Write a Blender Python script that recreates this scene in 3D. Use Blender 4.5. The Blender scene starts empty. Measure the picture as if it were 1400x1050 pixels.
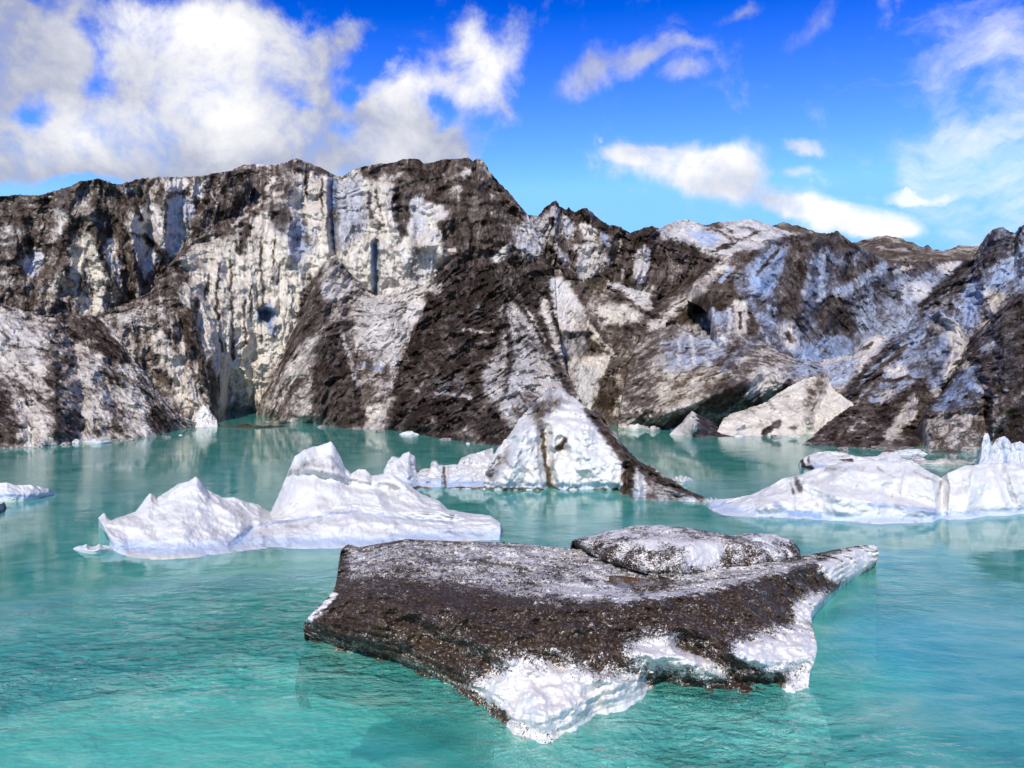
import bpy, math, random
import numpy as np
random.seed(4); rng = np.random.default_rng(4)
C = bpy.context.scene.collection
F, HX, HY, CAMH = 1100.0, 700.0, 500.0, 5.0      # survey constants of the viewpoint: focal length, axis, horizon, eye height

# ------------------------------------------------------------------ scene, camera, light
sc = bpy.context.scene
cam = bpy.data.cameras.new('camera'); co = bpy.data.objects.new('camera', cam); C.objects.link(co)
co.location = (0, 0, CAMH); co.rotation_euler = (math.radians(90), 0, 0)
cam.sensor_width = 36; cam.lens = 36 * F / 1400; cam.shift_y = -25 / 1400
cam.clip_start = 0.1; cam.clip_end = 20000
sc.camera = co
sc.view_settings.view_transform = 'Standard'; sc.view_settings.look = 'None'
sc.view_settings.exposure = 0.2; sc.view_settings.gamma = 1
SUN_EL, SUN_AZ = math.radians(42), math.radians(-168)   # azimuth from +Y towards +X: the sun stands behind left
sd = np.array([math.sin(SUN_AZ) * math.cos(SUN_EL), math.cos(SUN_AZ) * math.cos(SUN_EL), math.sin(SUN_EL)])
sl = bpy.data.lights.new('sun', 'SUN'); sl.energy = 3.9; sl.angle = math.radians(0.5); sl.color = (1, .935, .85)
so = bpy.data.objects.new('sun', sl); C.objects.link(so)
so.rotation_euler = (math.radians(90) - SUN_EL, 0, -SUN_AZ + math.pi)
so.location = (-40, -40, 60)

# ------------------------------------------------------------------ numpy noise
def _h(ix, iy, iz, s):
    n = (ix.astype(np.int64) * 374761393 + iy.astype(np.int64) * 668265263 + iz.astype(np.int64) * 2147483647 + s * 974711) & 0xFFFFFFFF
    n = ((n ^ (n >> 13)) * 1274126177) & 0xFFFFFFFF
    n = n ^ (n >> 16)
    return n
_G = rng.normal(size=(256, 3)); _G /= np.linalg.norm(_G, axis=1, keepdims=True); _G *= 1.6
def perlin(p, s=0):
    i = np.floor(p).astype(np.int64); f = p - i
    u = f * f * f * (f * (f * 6 - 15) + 10)
    out = 0
    for dx in (0, 1):
        wx = u[:, 0] if dx else 1 - u[:, 0]
        for dy in (0, 1):
            wy = u[:, 1] if dy else 1 - u[:, 1]
            for dz in (0, 1):
                wz = u[:, 2] if dz else 1 - u[:, 2]
                g = _G[_h(i[:, 0] + dx, i[:, 1] + dy, i[:, 2] + dz, s) & 255]
                d = g[:, 0] * (f[:, 0] - dx) + g[:, 1] * (f[:, 1] - dy) + g[:, 2] * (f[:, 2] - dz)
                out = out + wx * wy * wz * d
    return out
def fbm(p, o=4, s=0, gain=.5):
    a, t, n = 1.0, 0, 0
    for k in range(o):
        t = t + a * perlin(p * 2.0 ** k + 17.3 * k, s + k); n += a; a *= gain
    return t / n
def ridged(p, o=4, s=0, gain=.5):
    a, t, n = 1.0, 0, 0
    for k in range(o):
        t = t + a * (1 - 2 * np.abs(perlin(p * 2.0 ** k + 11.7 * k, s + k))); n += a; a *= gain
    return t / n
def sm(a, b, x):
    t = np.clip((x - a) / (b - a), 0, 1); return t * t * (3 - 2 * t)

# ------------------------------------------------------------------ surveys: silt / blue ice / warm stain on a face, shade painted in at places
OX, RW, RH = 150, 1700, 1050
class Survey:
    def __init__(s, d=.5, b=0., w=0.):
        s.m = np.zeros((RH, RW, 3), np.float32); s.m[:] = (d, b, w)
    def _put(s, mask, x0, y0, val):
        reg = s.m[y0:y0 + mask.shape[0], x0:x0 + mask.shape[1]]
        reg[:] = reg * (1 - mask[..., None]) + np.array(val, np.float32) * mask[..., None]
    def poly(s, pts, d, b=0., w=0., blur=4):
        P = np.array(pts, float) + [OX, 0]
        pad = blur * 2 + 2
        x0, x1 = int(max(0, P[:, 0].min() - pad)), int(min(RW, P[:, 0].max() + pad + 1))
        y0, y1 = int(max(0, P[:, 1].min() - pad)), int(min(RH, P[:, 1].max() + pad + 1))
        X, Y = np.meshgrid(np.arange(x0, x1) + .5, np.arange(y0, y1) + .5)
        ins = np.zeros(X.shape, bool)
        for (ax, ay), (bx, by) in zip(P, np.roll(P, -1, 0)):
            if ay == by: continue
            c = ((ay > Y) != (by > Y)) & (X < (bx - ax) * (Y - ay) / (by - ay) + ax)
            ins ^= c
        m = ins.astype(np.float32)
        for _ in range(2):
            for ax in (0, 1):
                k = np.cumsum(np.concatenate([np.repeat(m.take([0], ax), blur + 1, ax), m, np.repeat(m.take([-1], ax), blur, ax)], ax), ax)
                n = m.shape[ax]; w_ = 2 * blur + 1
                m = (k.take(range(w_, w_ + n), ax) - k.take(range(0, n), ax)) / w_
        s._put(m, x0, y0, (d, b, w))
    def line(s, pts, wd, d, b=0., w=0., k=1.):
        P = np.array(pts, float) + [OX, 0]
        pad = wd * 1.5 + 2
        x0, x1 = int(max(0, P[:, 0].min() - pad)), int(min(RW, P[:, 0].max() + pad + 1))
        y0, y1 = int(max(0, P[:, 1].min() - pad)), int(min(RH, P[:, 1].max() + pad + 1))
        X, Y = np.meshgrid(np.arange(x0, x1) + .5, np.arange(y0, y1) + .5)
        D = seg_dist(X, Y, P)
        s._put((k * (1 - sm(wd * .3, wd * .9, D))).astype(np.float32), x0, y0, (d, b, w))
    def get(s, x, y):
        x = np.clip(x + OX, 0, RW - 2.001); y = np.clip(y, 0, RH - 2.001)
        i, j = x.astype(int), y.astype(int); fx, fy = (x - i)[:, None], (y - j)[:, None]
        m = s.m
        return (m[j, i] * (1 - fx) + m[j, i + 1] * fx) * (1 - fy) + (m[j + 1, i] * (1 - fx) + m[j + 1, i + 1] * fx) * fy
def seg_dist(X, Y, P):
    D = np.full(X.shape, 1e9)
    for (ax, ay), (bx, by) in zip(P[:-1], P[1:]):
        L = max((bx - ax) ** 2 + (by - ay) ** 2, 1e-6)
        t = np.clip(((X - ax) * (bx - ax) + (Y - ay) * (by - ay)) / L, 0, 1)
        D = np.minimum(D, np.hypot(X - ax - t * (bx - ax), Y - ay - t * (by - ay)))
    return D

# ------------------------------------------------------------------ materials
def new_mat(name):
    m = bpy.data.materials.new(name); m.use_nodes = True
    nt = m.node_tree; nt.nodes.clear()
    out = nt.nodes.new('ShaderNodeOutputMaterial')
    return m, nt, out
class N:
    def __init__(s, nt): s.nt = nt
    def __call__(s, typ, ins=None, **kw):
        n = s.nt.nodes.new(typ)
        for k, v in kw.items(): setattr(n, k, v)
        for k, v in (ins or {}).items():
            if isinstance(v, bpy.types.NodeSocket): s.nt.links.new(v, n.inputs[k])
            else: n.inputs[k].default_value = v
        return n
    def math(s, op, a, b=0., clamp=False):
        return s('ShaderNodeMath', {0: a, 1: b}, operation=op, use_clamp=clamp).outputs[0]
    def ramp(s, f, stops, interp='LINEAR'):
        r = s('ShaderNodeValToRGB', {0: f}); e = r.color_ramp.elements; r.color_ramp.interpolation = interp
        while len(e) < len(stops): e.new(.5)
        for el, (p, c) in zip(e, stops): el.position = p; el.color = (*c, 1)
        return r.outputs[0]
    def mix(s, f, a, b, blend='MIX'):
        n = s('ShaderNodeMix', data_type='RGBA', blend_type=blend)
        for k, v in ((0, f), (6, a), (7, b)):
            if isinstance(v, bpy.types.NodeSocket): s.nt.links.new(v, n.inputs[k])
            else: n.inputs[k].default_value = v if k == 0 else (*v, 1)
        return n.outputs[2]

def ice_material(name, grain=1.0, speck=.35, ice=(.80, .82, .85), bump=.5, sss=0., gscale=1.0, dark=(.016, .0096, .0076), midd=(.175, .135, .113)):
    m, nt, out = new_mat(name); n = N(nt)
    at = n('ShaderNodeAttribute', attribute_name='silt')
    sep = n('ShaderNodeSeparateColor', {0: at.outputs['Color']})
    d, b, w = sep.outputs[0], sep.outputs[1], sep.outputs[2]
    tc = n('ShaderNodeTexCoord').outputs['Object']
    n1 = n('ShaderNodeTexNoise', {'Vector': tc, 'Scale': 3.2 * gscale, 'Detail': 7, 'Roughness': .68}).outputs[0]
    n2 = n('ShaderNodeTexNoise', {'Vector': tc, 'Scale': 17 * gscale, 'Detail': 5, 'Roughness': .7}).outputs[0]
    n3 = n('ShaderNodeTexNoise', {'Vector': tc, 'Scale': .35 * gscale, 'Detail': 4, 'Roughness': .6}).outputs[0]
    # silt clings unevenly: most in half-dirty ice, little in clean ice
    var = n.math('ADD', n.math('MULTIPLY', n.math('SUBTRACT', n1, .5), speck * 2.2), n.math('MULTIPLY', n.math('SUBTRACT', n2, .5), speck * 1.5))
    gate = n.math('ADD', n.math('MULTIPLY', n.math('MULTIPLY', d, n.math('SUBTRACT', 1.25, d)), 2.4), .16)
    dd = n.math('ADD', d, n.math('MULTIPLY', var, gate), True)
    iceC = n.mix(n.math('MULTIPLY', b, .9), ice, (.19, .36, .66))
    iceC = n.mix(n.math('MULTIPLY', w, .7), iceC, (.72, .67, .52))
    iceC = n.mix(n.ramp(n3, [(.35, (0, 0, 0)), (.7, (.35, .35, .35))]), iceC, tuple(c * .72 for c in ice))
    drt = n.mix(n.math('ADD', n.math('MULTIPLY', w, .8), n.ramp(n3, [(.4, (0, 0, 0)), (.65, (.3, .3, .3))])), dark, (.045, .032, .016))
    mid = n.mix(n.math('MULTIPLY', w, .6), midd, (.16, .115, .055))
    mid = n.mix(n.math('MULTIPLY', b, .7), mid, (.11, .135, .19))  # blue-dark tone, deepened to carry painted shade on the right-hand ice
    f1 = n.ramp(dd, [(.06, (0, 0, 0)), (.60, (1, 1, 1))])
    f2 = n.ramp(dd, [(.44, (0, 0, 0)), (1.0, (1, 1, 1))])
    col = n.mix(f2, n.mix(f1, iceC, mid), drt)
    lite = n.ramp(n2, [(.55, (0, 0, 0)), (.75, (.55, .55, .55))])
    col = n.mix(n.math('MULTIPLY', lite, f2), col, tuple(c * 3.6 for c in dark))
    rough = n.math('ADD', n.math('MULTIPLY', d, .25), .48)
    bh = n.math('ADD', n.math('MULTIPLY', n1, .6), n.math('MULTIPLY', n2, .25))
    bp = n('ShaderNodeBump', {'Strength': bump, 'Distance': .25 / gscale, 'Height': bh})
    bs = n('ShaderNodeBsdfPrincipled', {'Base Color': col, 'Roughness': rough, 'Normal': bp.outputs[0]})
    nt.links.new(n.math('SUBTRACT', .32, n.math('MULTIPLY', f2, .24)), bs.inputs['Specular IOR Level'])
    if sss:
        bs.inputs['Subsurface Weight'].default_value = sss
        bs.inputs['Subsurface Radius'].default_value = (.25, .5, .8); bs.inputs['Subsurface Scale'].default_value = .4
    nt.links.new(bs.outputs[0], out.inputs[0])
    return m
M_GLAC = ice_material('silty_glacier_ice', speck=.42, bump=.65, ice=(.68, .615, .535))
M_SNOW = ice_material('white_berg_ice', speck=.3, ice=(.70, .68, .635), bump=.5, gscale=2.0)
def grit_material():
    m, nt, out = new_mat('gritty_berg_ice'); n = N(nt)
    sep = n('ShaderNodeSeparateColor', {0: n('ShaderNodeAttribute', attribute_name='silt').outputs['Color']})
    d, b, w = sep.outputs[0], sep.outputs[1], sep.outputs[2]
    tc = n('ShaderNodeTexCoord').outputs['Object']
    nz = n('ShaderNodeTexNoise', {'Vector': tc, 'Scale': 30., 'Detail': 3}).outputs['Color']
    pj = n('ShaderNodeMix', data_type='VECTOR'); pj.inputs[0].default_value = .012
    nt.links.new(tc, pj.inputs[4]); nt.links.new(nz, pj.inputs[5]); tj = pj.outputs[1]
    v1 = n('ShaderNodeTexVoronoi', {'Vector': tj, 'Scale': 34.}); v2 = n('ShaderNodeTexVoronoi', {'Vector': tj, 'Scale': 11.}); v3 = n('ShaderNodeTexVoronoi', {'Vector': tj, 'Scale': 75.})
    r1 = n('ShaderNodeSeparateColor', {0: v1.outputs['Color']}); r2 = n('ShaderNodeSeparateColor', {0: v2.outputs['Color']}); r3 = n('ShaderNodeSeparateColor', {0: v3.outputs['Color']})
    n1 = n('ShaderNodeTexNoise', {'Vector': tc, 'Scale': 5., 'Detail': 6, 'Roughness': .65}).outputs[0]
    n0 = n('ShaderNodeTexNoise', {'Vector': tc, 'Scale': 1.3, 'Detail': 5, 'Roughness': .6}).outputs[0]
    t = n.math('ADD', n.math('ADD', n.math('MULTIPLY', r1.outputs[0], .40), n.math('MULTIPLY', r3.outputs[0], .52)), n.math('ADD', n.math('MULTIPLY', n1, .30), n.math('MULTIPLY', n0, .15)))
    cov = n('ShaderNodeMapRange', {0: n.math('SUBTRACT', d, n.math('SUBTRACT', t, .16)), 1: -.10, 2: .12}, interpolation_type='SMOOTHSTEP').outputs[0]
    # grit: wet dark mud with stones of mixed size and tone
    mud = n.ramp(n1, [(.3, (.016, .0088, .0058)), (.55, (.038, .0225, .0148)), (.75, (.080, .051, .036))])
    mud = n.mix(n.math('MULTIPLY', w, .85), mud, (.060, .036, .015))
    st = n.ramp(r1.outputs[1], [(.55, (0, 0, 0)), (.60, (.7, .7, .7)), (1., (1, 1, 1))])
    stc = n.ramp(r1.outputs[2], [(0., (.016, .012, .010)), (.5, (.085, .062, .048)), (1., (.21, .175, .15))])
    mud = n.mix(n.math('MULTIPLY', st, .65), mud, stc)
    big = n.ramp(r2.outputs[1], [(.86, (0, 0, 0)), (.88, (1, 1, 1))])
    inb = n.ramp(v2.outputs['Distance'], [(.30, (1, 1, 1)), (.42, (0, 0, 0))])
    mud = n.mix(n.math('MULTIPLY', n.math('MULTIPLY', big, inb), .8), mud, n.ramp(r2.outputs[2], [(0., (.02, .016, .014)), (1., (.12, .10, .09))]))
    ice = n.mix(n.math('MULTIPLY', b, .9), (.69, .65, .61), (.42, .74, .78))
    ice = n.mix(n.math('MULTIPLY', w, .6), ice, (.62, .54, .38))
    ice = n.mix(n.ramp(n0, [(.42, (0, 0, 0)), (.7, (.3, .3, .3))]), ice, (.60, .66, .74))
    col = n.mix(cov, ice, mud)
    rough = n.math('ADD', .28, n.math('MULTIPLY', n1, .55))
    hgt = n.math('ADD', n.math('MULTIPLY', n1, .5), n.math('ADD', n.math('MULTIPLY', n.math('MULTIPLY', n.math('SUBTRACT', .5, v1.outputs['Distance']), st), .16), n.math('MULTIPLY', n.math('MULTIPLY', big, inb), .10)))
    bp = n('ShaderNodeBump', {'Strength': .75, 'Distance': .07, 'Height': hgt})
    bs = n('ShaderNodeBsdfPrincipled', {'Base Color': col, 'Roughness': rough, 'Normal': bp.outputs[0]}); nt.links.new(n.math('SUBTRACT', .4, n.math('MULTIPLY', cov, .25)), bs.inputs['Specular IOR Level'])
    nt.links.new(bs.outputs[0], out.inputs[0])
    return m
M_FRONT = grit_material()
M_HILL = ice_material('bare_moraine', speck=.4, bump=.6, gscale=.4, ice=(.4, .36, .33), dark=(.035, .027, .02))

# ------------------------------------------------------------------ geometry
def P3(px, py, Y): return ((px - HX) / F * Y, Y, CAMH + (HY - py) / F * Y)
def W(px, py): return (px, py, 5500.0 / (py - HY))              # a point on the water
def PZ(px, py, z): return (px, py, (CAMH - z) * F / (py - HY))  # a point at a known height
def build(name, V, nu, nv, sil, mat, parent=None):
    me = bpy.data.meshes.new(name)
    idx = np.arange(nu * nv).reshape(nv, nu)
    q = np.stack([idx[:-1, :-1], idx[:-1, 1:], idx[1:, 1:], idx[1:, :-1]], -1).reshape(-1, 4)
    me.vertices.add(len(V)); me.vertices.foreach_set('co', V.astype(np.float32).ravel())
    me.loops.add(q.size); me.loops.foreach_set('vertex_index', q.ravel().astype(np.int32))
    me.polygons.add(len(q)); me.polygons.foreach_set('loop_start', np.arange(0, q.size, 4, dtype=np.int32))
    me.polygons.foreach_set('use_smooth', np.ones(len(q), bool))
    me.update(); me.validate()
    if sil is not None:
        a = me.attributes.new('silt', 'FLOAT_COLOR', 'POINT')
        c = np.ones((len(V), 4), np.float32); c[:, :3] = np.clip(sil, 0, 1); a.data.foreach_set('color', c.ravel())
    me.materials.append(mat)
    o = bpy.data.objects.new(name, me); C.objects.link(o)
    if parent: o.parent = parent
    return o
def catmull(K, tk, t):
    """K: (rows, nu, 3) control rows at tk; evaluate at t."""
    i = np.clip(np.searchsorted(tk, t, side='right') - 1, 0, len(tk) - 2)
    out = []
    for a, tt in zip(i, t):
        p1, p2 = K[a], K[a + 1]
        h = tk[a + 1] - tk[a]; x = (tt - tk[a]) / h
        m1 = (K[a + 1] - K[a - 1]) / (tk[a + 1] - tk[a - 1]) * h if a > 0 else (p2 - p1)
        m2 = (K[a + 2] - K[a]) / (tk[a + 2] - tk[a]) * h if a + 2 < len(tk) else (p2 - p1)
        m1 = m1 * .7 + (p2 - p1) * .3; m2 = m2 * .7 + (p2 - p1) * .3
        x2, x3 = x * x, x * x * x
        out.append((2 * x3 - 3 * x2 + 1) * p1 + (x3 - 2 * x2 + x) * m1 + (-2 * x3 + 3 * x2) * p2 + (x3 - x2) * m2)
    return np.array(out)
def loft(name, rows, survey, mat, parent=None, ang=0, sw=14, sl=90, relief=.010, rib=.45, rough=1., big=0., strokes=(), res=.8,
         back=14., drop=8., under=None, arc=False, seed=0, sil_amp=.22, streak=.32, foot=0.0, strata=None, crisp=.25, mids=.9, notch=0., close=1.0, sils=1.0):
    """A mass of ice built from rows of surveyed points (bearing x, bearing y, distance), waterline first, crest last."""
    rows = [np.array(r, float) for r in rows]
    px = np.concatenate([r[:, 0] for r in rows]); py = np.concatenate([r[:, 1] for r in rows])
    nu = int((px.max() - px.min()) * res) + 4
    u = np.linspace(0, 1, nu); K = []
    for r in rows:
        if arc: s = np.concatenate([[0], np.cumsum(np.hypot(*np.diff(r[:, :2], axis=0).T))])
        else: s = r[:, 0] - r[0, 0]
        s = s / s[-1]
        p = np.array([P3(*q) for q in r])
        K.append(np.stack([np.interp(u, s, p[:, k]) for k in range(3)], -1))
    K = np.array(K)
    pr = np.stack([K[..., 0] / K[..., 1] * F, -(K[..., 2] - CAMH) / K[..., 1] * F], -1)
    seg = np.hypot(*np.moveaxis(np.diff(pr, axis=0), -1, 0)).mean(1) + 2
    tk = np.concatenate([[0], np.cumsum(seg)])
    nv = int(tk[-1] * res) + 4
    G = catmull(K, tk, np.linspace(0, tk[-1], nv))
    # crest rolls over to a back slope; waterline goes on below the water
    top, ext = G[-1], []
    for k in (.04, .12, .25, .45, .7, 1.0):
        q = top.copy(); q[:, 1] += back * k; q[:, 2] -= drop * (k ** 1.6); q[:, 0] *= (1 + back * k / top[:, 1]); ext.append(q)
    q = ext[-1].copy(); q[:, 2] = np.minimum(q[:, 2], -1.5) - 1.5; ext.append(q)
    lo = []
    if under is not None:
        b0 = G[0]
        for k in (1.0, .55, .2):
            q = b0.copy(); q[:, 1] -= foot * math.sin(k * math.pi * .9 + .2); q[:, 2] -= under * k; lo.append(q)
    fr0 = len(lo); G = np.concatenate([np.array(lo).reshape(-1, nu, 3), G, np.array(ext)]); nvv = len(G)
    # close the two sides
    def side(col, sgn):
        o = []
        wd = (G[:, -1, 0] - G[:, 0, 0])
        for k in (1., .5, .15):
            q = col.copy(); q[:, 0] += sgn * .12 * close * math.sin(k * 2.2); q[:, 1] += close * k * 1.2; q[:, 2] -= close * k * 1.5; o.append(q[:, None])
        return o
    L = side(G[:, 0], -1); R = side(G[:, -1], 1)[::-1]
    G = np.concatenate(L + [G] + R, 1); nuu = G.shape[1]
    V = G.reshape(-1, 3)
    x = HX + V[:, 0] / V[:, 1] * F; y = HY - (V[:, 2] - CAMH) / V[:, 1] * F
    rowi = np.repeat(np.arange(nvv), nuu)
    inner = ((rowi >= fr0) & (rowi < fr0 + nv)).astype(float)
    # base distance scale
    Ym = np.median(V[:, 1]); mpp = Ym / F
    a = math.radians(ang); s_ = (x * math.sin(a) + y * math.cos(a)); t_ = (x * math.cos(a) - y * math.sin(a))
    z3 = V[:, 1] / mpp
    ps = np.stack([t_ / sw, s_ / sl, z3 / (sl * 1.2)], -1)
    wob = fbm(np.stack([x, y, z3 * .4], -1) / 45, 3, seed + 50)
    ps[:, 0] += wob * 1.1 + .35 * fbm(np.stack([x, y, z3 * .4], -1) / 12, 3, seed + 51)
    r1 = ridged(ps, 4, seed)                       # ribs along the fall line
    iso = np.stack([x, y, z3], -1)
    r2 = ridged(iso / 46, 5, seed + 9, .5)         # broken facets
    r3 = fbm(iso / 70, 3, seed + 20)
    off = np.zeros(len(V))
    for st in strokes:
        pts, h, wd = st[:3]
        D = seg_dist(x + wob * 5, y + 3 * fbm(iso / 20, 2, seed + 70), np.array(pts, float))
        e = np.maximum(0, 1 - D / wd); off += h * (e if h > 0 else e ** .7)
    if strata:
        zz = V[:, 2] / strata[1] + 1.1 * fbm(np.stack([x, y, z3], -1) / 60, 3, seed + 75)
        off += strata[0] * (np.abs((zz % 1) - .5) ** .6 - .35) * (.4 + .9 * fbm(iso / 40, 2, seed + 76))
    nt_ = np.exp(-((V[:, 2] - .10) / .11) ** 2)
    off = off - notch * nt_
    h = 1.15 * relief * (rib * r1 + rough * r2) + big * r3 + off
    # fade displacement at the water and below it
    fade = sm(-.3, .9 if Ym > 40 else .35, V[:, 2])
    h = h * (.15 + .85 * fade)
    cam_ = np.array([0, 0, CAMH])
    V2 = cam_ + (V - cam_) * (1 - h * .999)[:, None]
    # normals -> fine relief
    Gn = V2.reshape(nvv, nuu, 3)
    du = np.gradient(Gn, axis=1); dv = np.gradient(Gn, axis=0)
    nn = np.cross(du, dv).reshape(-1, 3); nn /= np.linalg.norm(nn, axis=1, keepdims=True) + 1e-9
    nn[np.sum(nn * (V2 - cam_), 1) > 0] *= 1.0
    fine = sil_amp * (fbm(iso / 9, 4, seed + 31, .65) + .6 * ridged(iso / 20, 4, seed + 33, .55) + .35 * ridged(ps * [2.2, 3, 2], 3, seed + 41) - .4) * mpp * 12
    V2 = V2 + nn * (fine * (.2 + .8 * fade))[:, None]
    # silt, with painted shade in places
    wx = x + 5 * sils * fbm(iso / 14, 3, seed + 61); wy = y + 5 * sils * fbm(iso / 14 + 31, 3, seed + 62)
    S = survey.get(wx, wy)
    st1 = ridged(ps * [1.7, 1.2, 1] + 3.3, 4, seed + 80, .65)
    st2 = fbm(iso / 11, 5, seed + 90, .7)
    amt = streak * (.45 + 2.6 * S[:, 0] * (1 - S[:, 0] * .72))
    S[:, 0] = S[:, 0] + amt * (-.7 * (st1 - .35) - .95 * st2) - .10 * rib * (r1 - .4)
    if notch: S[:, 1] += .55 * nt_ * (1 - S[:, 0])
    if mids:
        isw = iso + 6 * np.stack([st2, fbm(iso / 18, 2, seed + 95), 0 * st2], -1)
        m1 = fbm(isw / 24, 4, seed + 91, .6); m2 = fbm(ps * [.8, .9, 1] + 7, 3, seed + 92, .6)
        S[:, 0] += mids * (.10 + .28 * S[:, 0] + 1.5 * S[:, 0] * (1.1 - np.clip(S[:, 0], 0, 1))) * (.75 * m1 + .55 * m2)
        ck = sm(.74, .95, ridged(isw / 30, 2, seed + 93)) * sm(-.05, .2, fbm(iso / 55, 2, seed + 94))
        ck2 = sm(.70, .95, ridged(ps * [1.0, .8, 1] + 9, 2, seed + 96)) * sm(-.1, .2, fbm(iso / 40, 2, seed + 97))
        S[:, 0] += mids * np.maximum(ck, ck2 * .8) * .55 * (.62 - 1.05 * np.clip(S[:, 0], 0, 1))
    if crisp:
        S[:, 0] = S[:, 0] * (1 - crisp) + crisp * sm(.12, .88, S[:, 0])
    o = build(name, V2, nuu, nvv, S, mat, parent)
    return o

def tag(o, label, cat, group=None, kind=None):
    if label: o['label'] = label
    if cat: o['category'] = cat
    if group: o['group'] = group
    if kind: o['kind'] = kind
    return o

# ================================================================== THE GLACIER
g = Survey(.6)
#@SILT
pg = g.poly; lg = g.line
# upper left wall
pg([(-150, 200), (300, 200), (300, 445), (-150, 445)], .78, 0, .25)
pg([(0, 315), (30, 310), (50, 295), (55, 300), (20, 335), (0, 345)], .6)
pg([(30, 360), (48, 340), (60, 348), (58, 365), (47, 382), (35, 375)], .04, .35, blur=2)
pg([(75, 285), (85, 283), (92, 295), (88, 312), (75, 335), (65, 342), (68, 325), (78, 310)], .25, blur=3)
pg([(97, 330), (108, 318), (122, 318), (135, 345), (148, 385), (140, 400), (95, 385), (93, 350)], .24, 0, .65, blur=3)
pg([(145, 330), (158, 325), (163, 350), (163, 372), (152, 368), (143, 345)], .25, 0, .2, blur=2)
pg([(178, 300), (205, 275), (222, 290), (223, 315), (215, 340), (195, 320), (180, 315)], .12, .1, blur=3)
pg([(176, 317), (195, 330), (222, 352), (208, 370), (197, 383), (190, 355), (180, 335)], .12, .1, blur=2)
lg([(196, 322), (210, 335), (225, 352)], 5, .85); lg([(190, 290), (193, 300)], 5, .8)
pg([(228, 275), (250, 265), (268, 275), (266, 300), (252, 335), (240, 350), (222, 342), (222, 310)], .1, .3, blur=3)
lg([(225, 262), (228, 300), (224, 325)], 4, .7, 0, .4)
pg([(222, 248), (255, 243), (258, 255), (245, 265), (225, 262)], .08, blur=2)
pg([(258, 260), (270, 247), (280, 250), (278, 280), (265, 270)], .08, blur=2)
lg([(235, 264), (258, 262)], 5, .8, 0, .3)
pg([(165, 260), (190, 255), (195, 262), (170, 265)], .3, blur=2)
pg([(70, 385), (100, 380), (150, 395), (165, 400), (140, 432), (110, 430), (90, 420)], .45, 0, .4)
pg([(113, 405), (130, 403), (145, 418), (130, 432), (113, 425)], .08, 0, .4, blur=3)
pg([(85, 370), (93, 375), (90, 390), (80, 385)], .2, blur=2)
lg([(100, 300), (92, 340), (91, 375)], 5, .85); lg([(135, 335), (148, 375), (160, 395)], 6, .9)
# near left slope
A_ = [(-150, 414), (0, 418), (60, 432), (140, 433), (165, 465), (212, 527), (262, 583), (100, 612), (-150, 622)]
pg(A_, .6, blur=2)
pg([(-150, 418), (0, 422), (20, 423), (50, 440), (65, 455), (60, 480), (70, 500), (40, 497), (-150, 490)], .34, .1)
pg([(-150, 480), (0, 480), (35, 495), (70, 503), (55, 530), (30, 525), (-150, 510)], .3)
pg([(62, 434), (140, 433), (165, 470), (185, 500), (155, 498), (130, 480), (110, 470), (85, 460)], .92)
pg([(-150, 530), (0, 525), (15, 540), (20, 570), (30, 600), (40, 612), (-150, 622)], .96)
pg([(22, 545), (45, 545), (70, 570), (75, 608), (35, 608), (25, 580)], .27)
pg([(65, 500), (85, 505), (78, 560), (70, 540)], .8); pg([(75, 570), (110, 560), (112, 605), (75, 608)], .8)
pg([(100, 495), (130, 480), (145, 520), (165, 540), (150, 580), (115, 590), (110, 540)], .34, .1)
pg([(105, 470), (122, 465), (120, 483), (105, 480)], .3, blur=2); pg([(126, 485), (140, 483), (147, 497), (135, 495)], .12, blur=2)
pg([(160, 500), (175, 498), (190, 518), (180, 520)], .12, blur=2)
pg([(140, 520), (160, 535), (180, 560), (170, 575), (155, 555)], .85, blur=3)
pg([(150, 535), (190, 525), (205, 555), (215, 600), (195, 600), (175, 570)], .3, .1)
pg([(205, 555), (225, 560), (240, 585), (215, 597), (205, 580)], .96, blur=3)
pg([(140, 433), (150, 440), (190, 485), (212, 525), (205, 528), (185, 495), (155, 460)], .3, blur=2)
pg([(112, 598), (148, 598), (150, 608), (112, 608)], .06, .2, blur=2); lg([(35, 609), (70, 608)], 4, .1)
# main cliff
pg([(205, 400), (245, 355), (297, 262), (405, 217), (722, 290), (760, 400), (600, 560), (300, 575)], .13, 0, .5, blur=2)
pg([(145, 432), (205, 400), (245, 355), (270, 400), (275, 440), (300, 560), (265, 583), (215, 530), (165, 460)], .62, 0, .25, blur=3)
pg([(160, 432), (190, 420), (192, 445), (185, 455), (165, 440)], .3, blur=2)
pg([(205, 460), (222, 455), (220, 490), (208, 485)], .2, 0, .4, blur=2)
pg([(220, 450), (240, 480), (265, 530), (278, 560), (265, 575), (250, 560), (235, 520), (222, 500)], .2, 0, .4, blur=2)
pg([(240, 350), (250, 352), (265, 400), (275, 470), (300, 520), (300, 560), (285, 545), (262, 500), (245, 450), (235, 410), (225, 375)], .86, 0, .25, blur=3)
pg([(215, 365), (245, 352), (250, 400), (220, 420), (190, 405)], .8, blur=3)
pg([(245, 385), (262, 390), (265, 410), (255, 430), (245, 410)], .3, 0, .5, blur=3)
lg([(248, 470), (262, 520), (272, 545)], 4, .3, 0, .3); lg([(262, 480), (270, 510)], 4, .3, 0, .3); lg([(232, 480), (245, 505)], 4, .25, 0, .3)
pg([(303, 247), (345, 225), (350, 240), (340, 280), (310, 330), (270, 345), (245, 352), (262, 320), (290, 268)], .78, blur=3)
pg([(350, 240), (405, 215), (440, 230), (455, 242), (440, 240), (430, 250), (405, 240), (400, 270), (380, 275), (360, 290), (340, 320), (310, 330)], .78, blur=3)
lg([(352, 226), (390, 222)], 4, .05)
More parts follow.
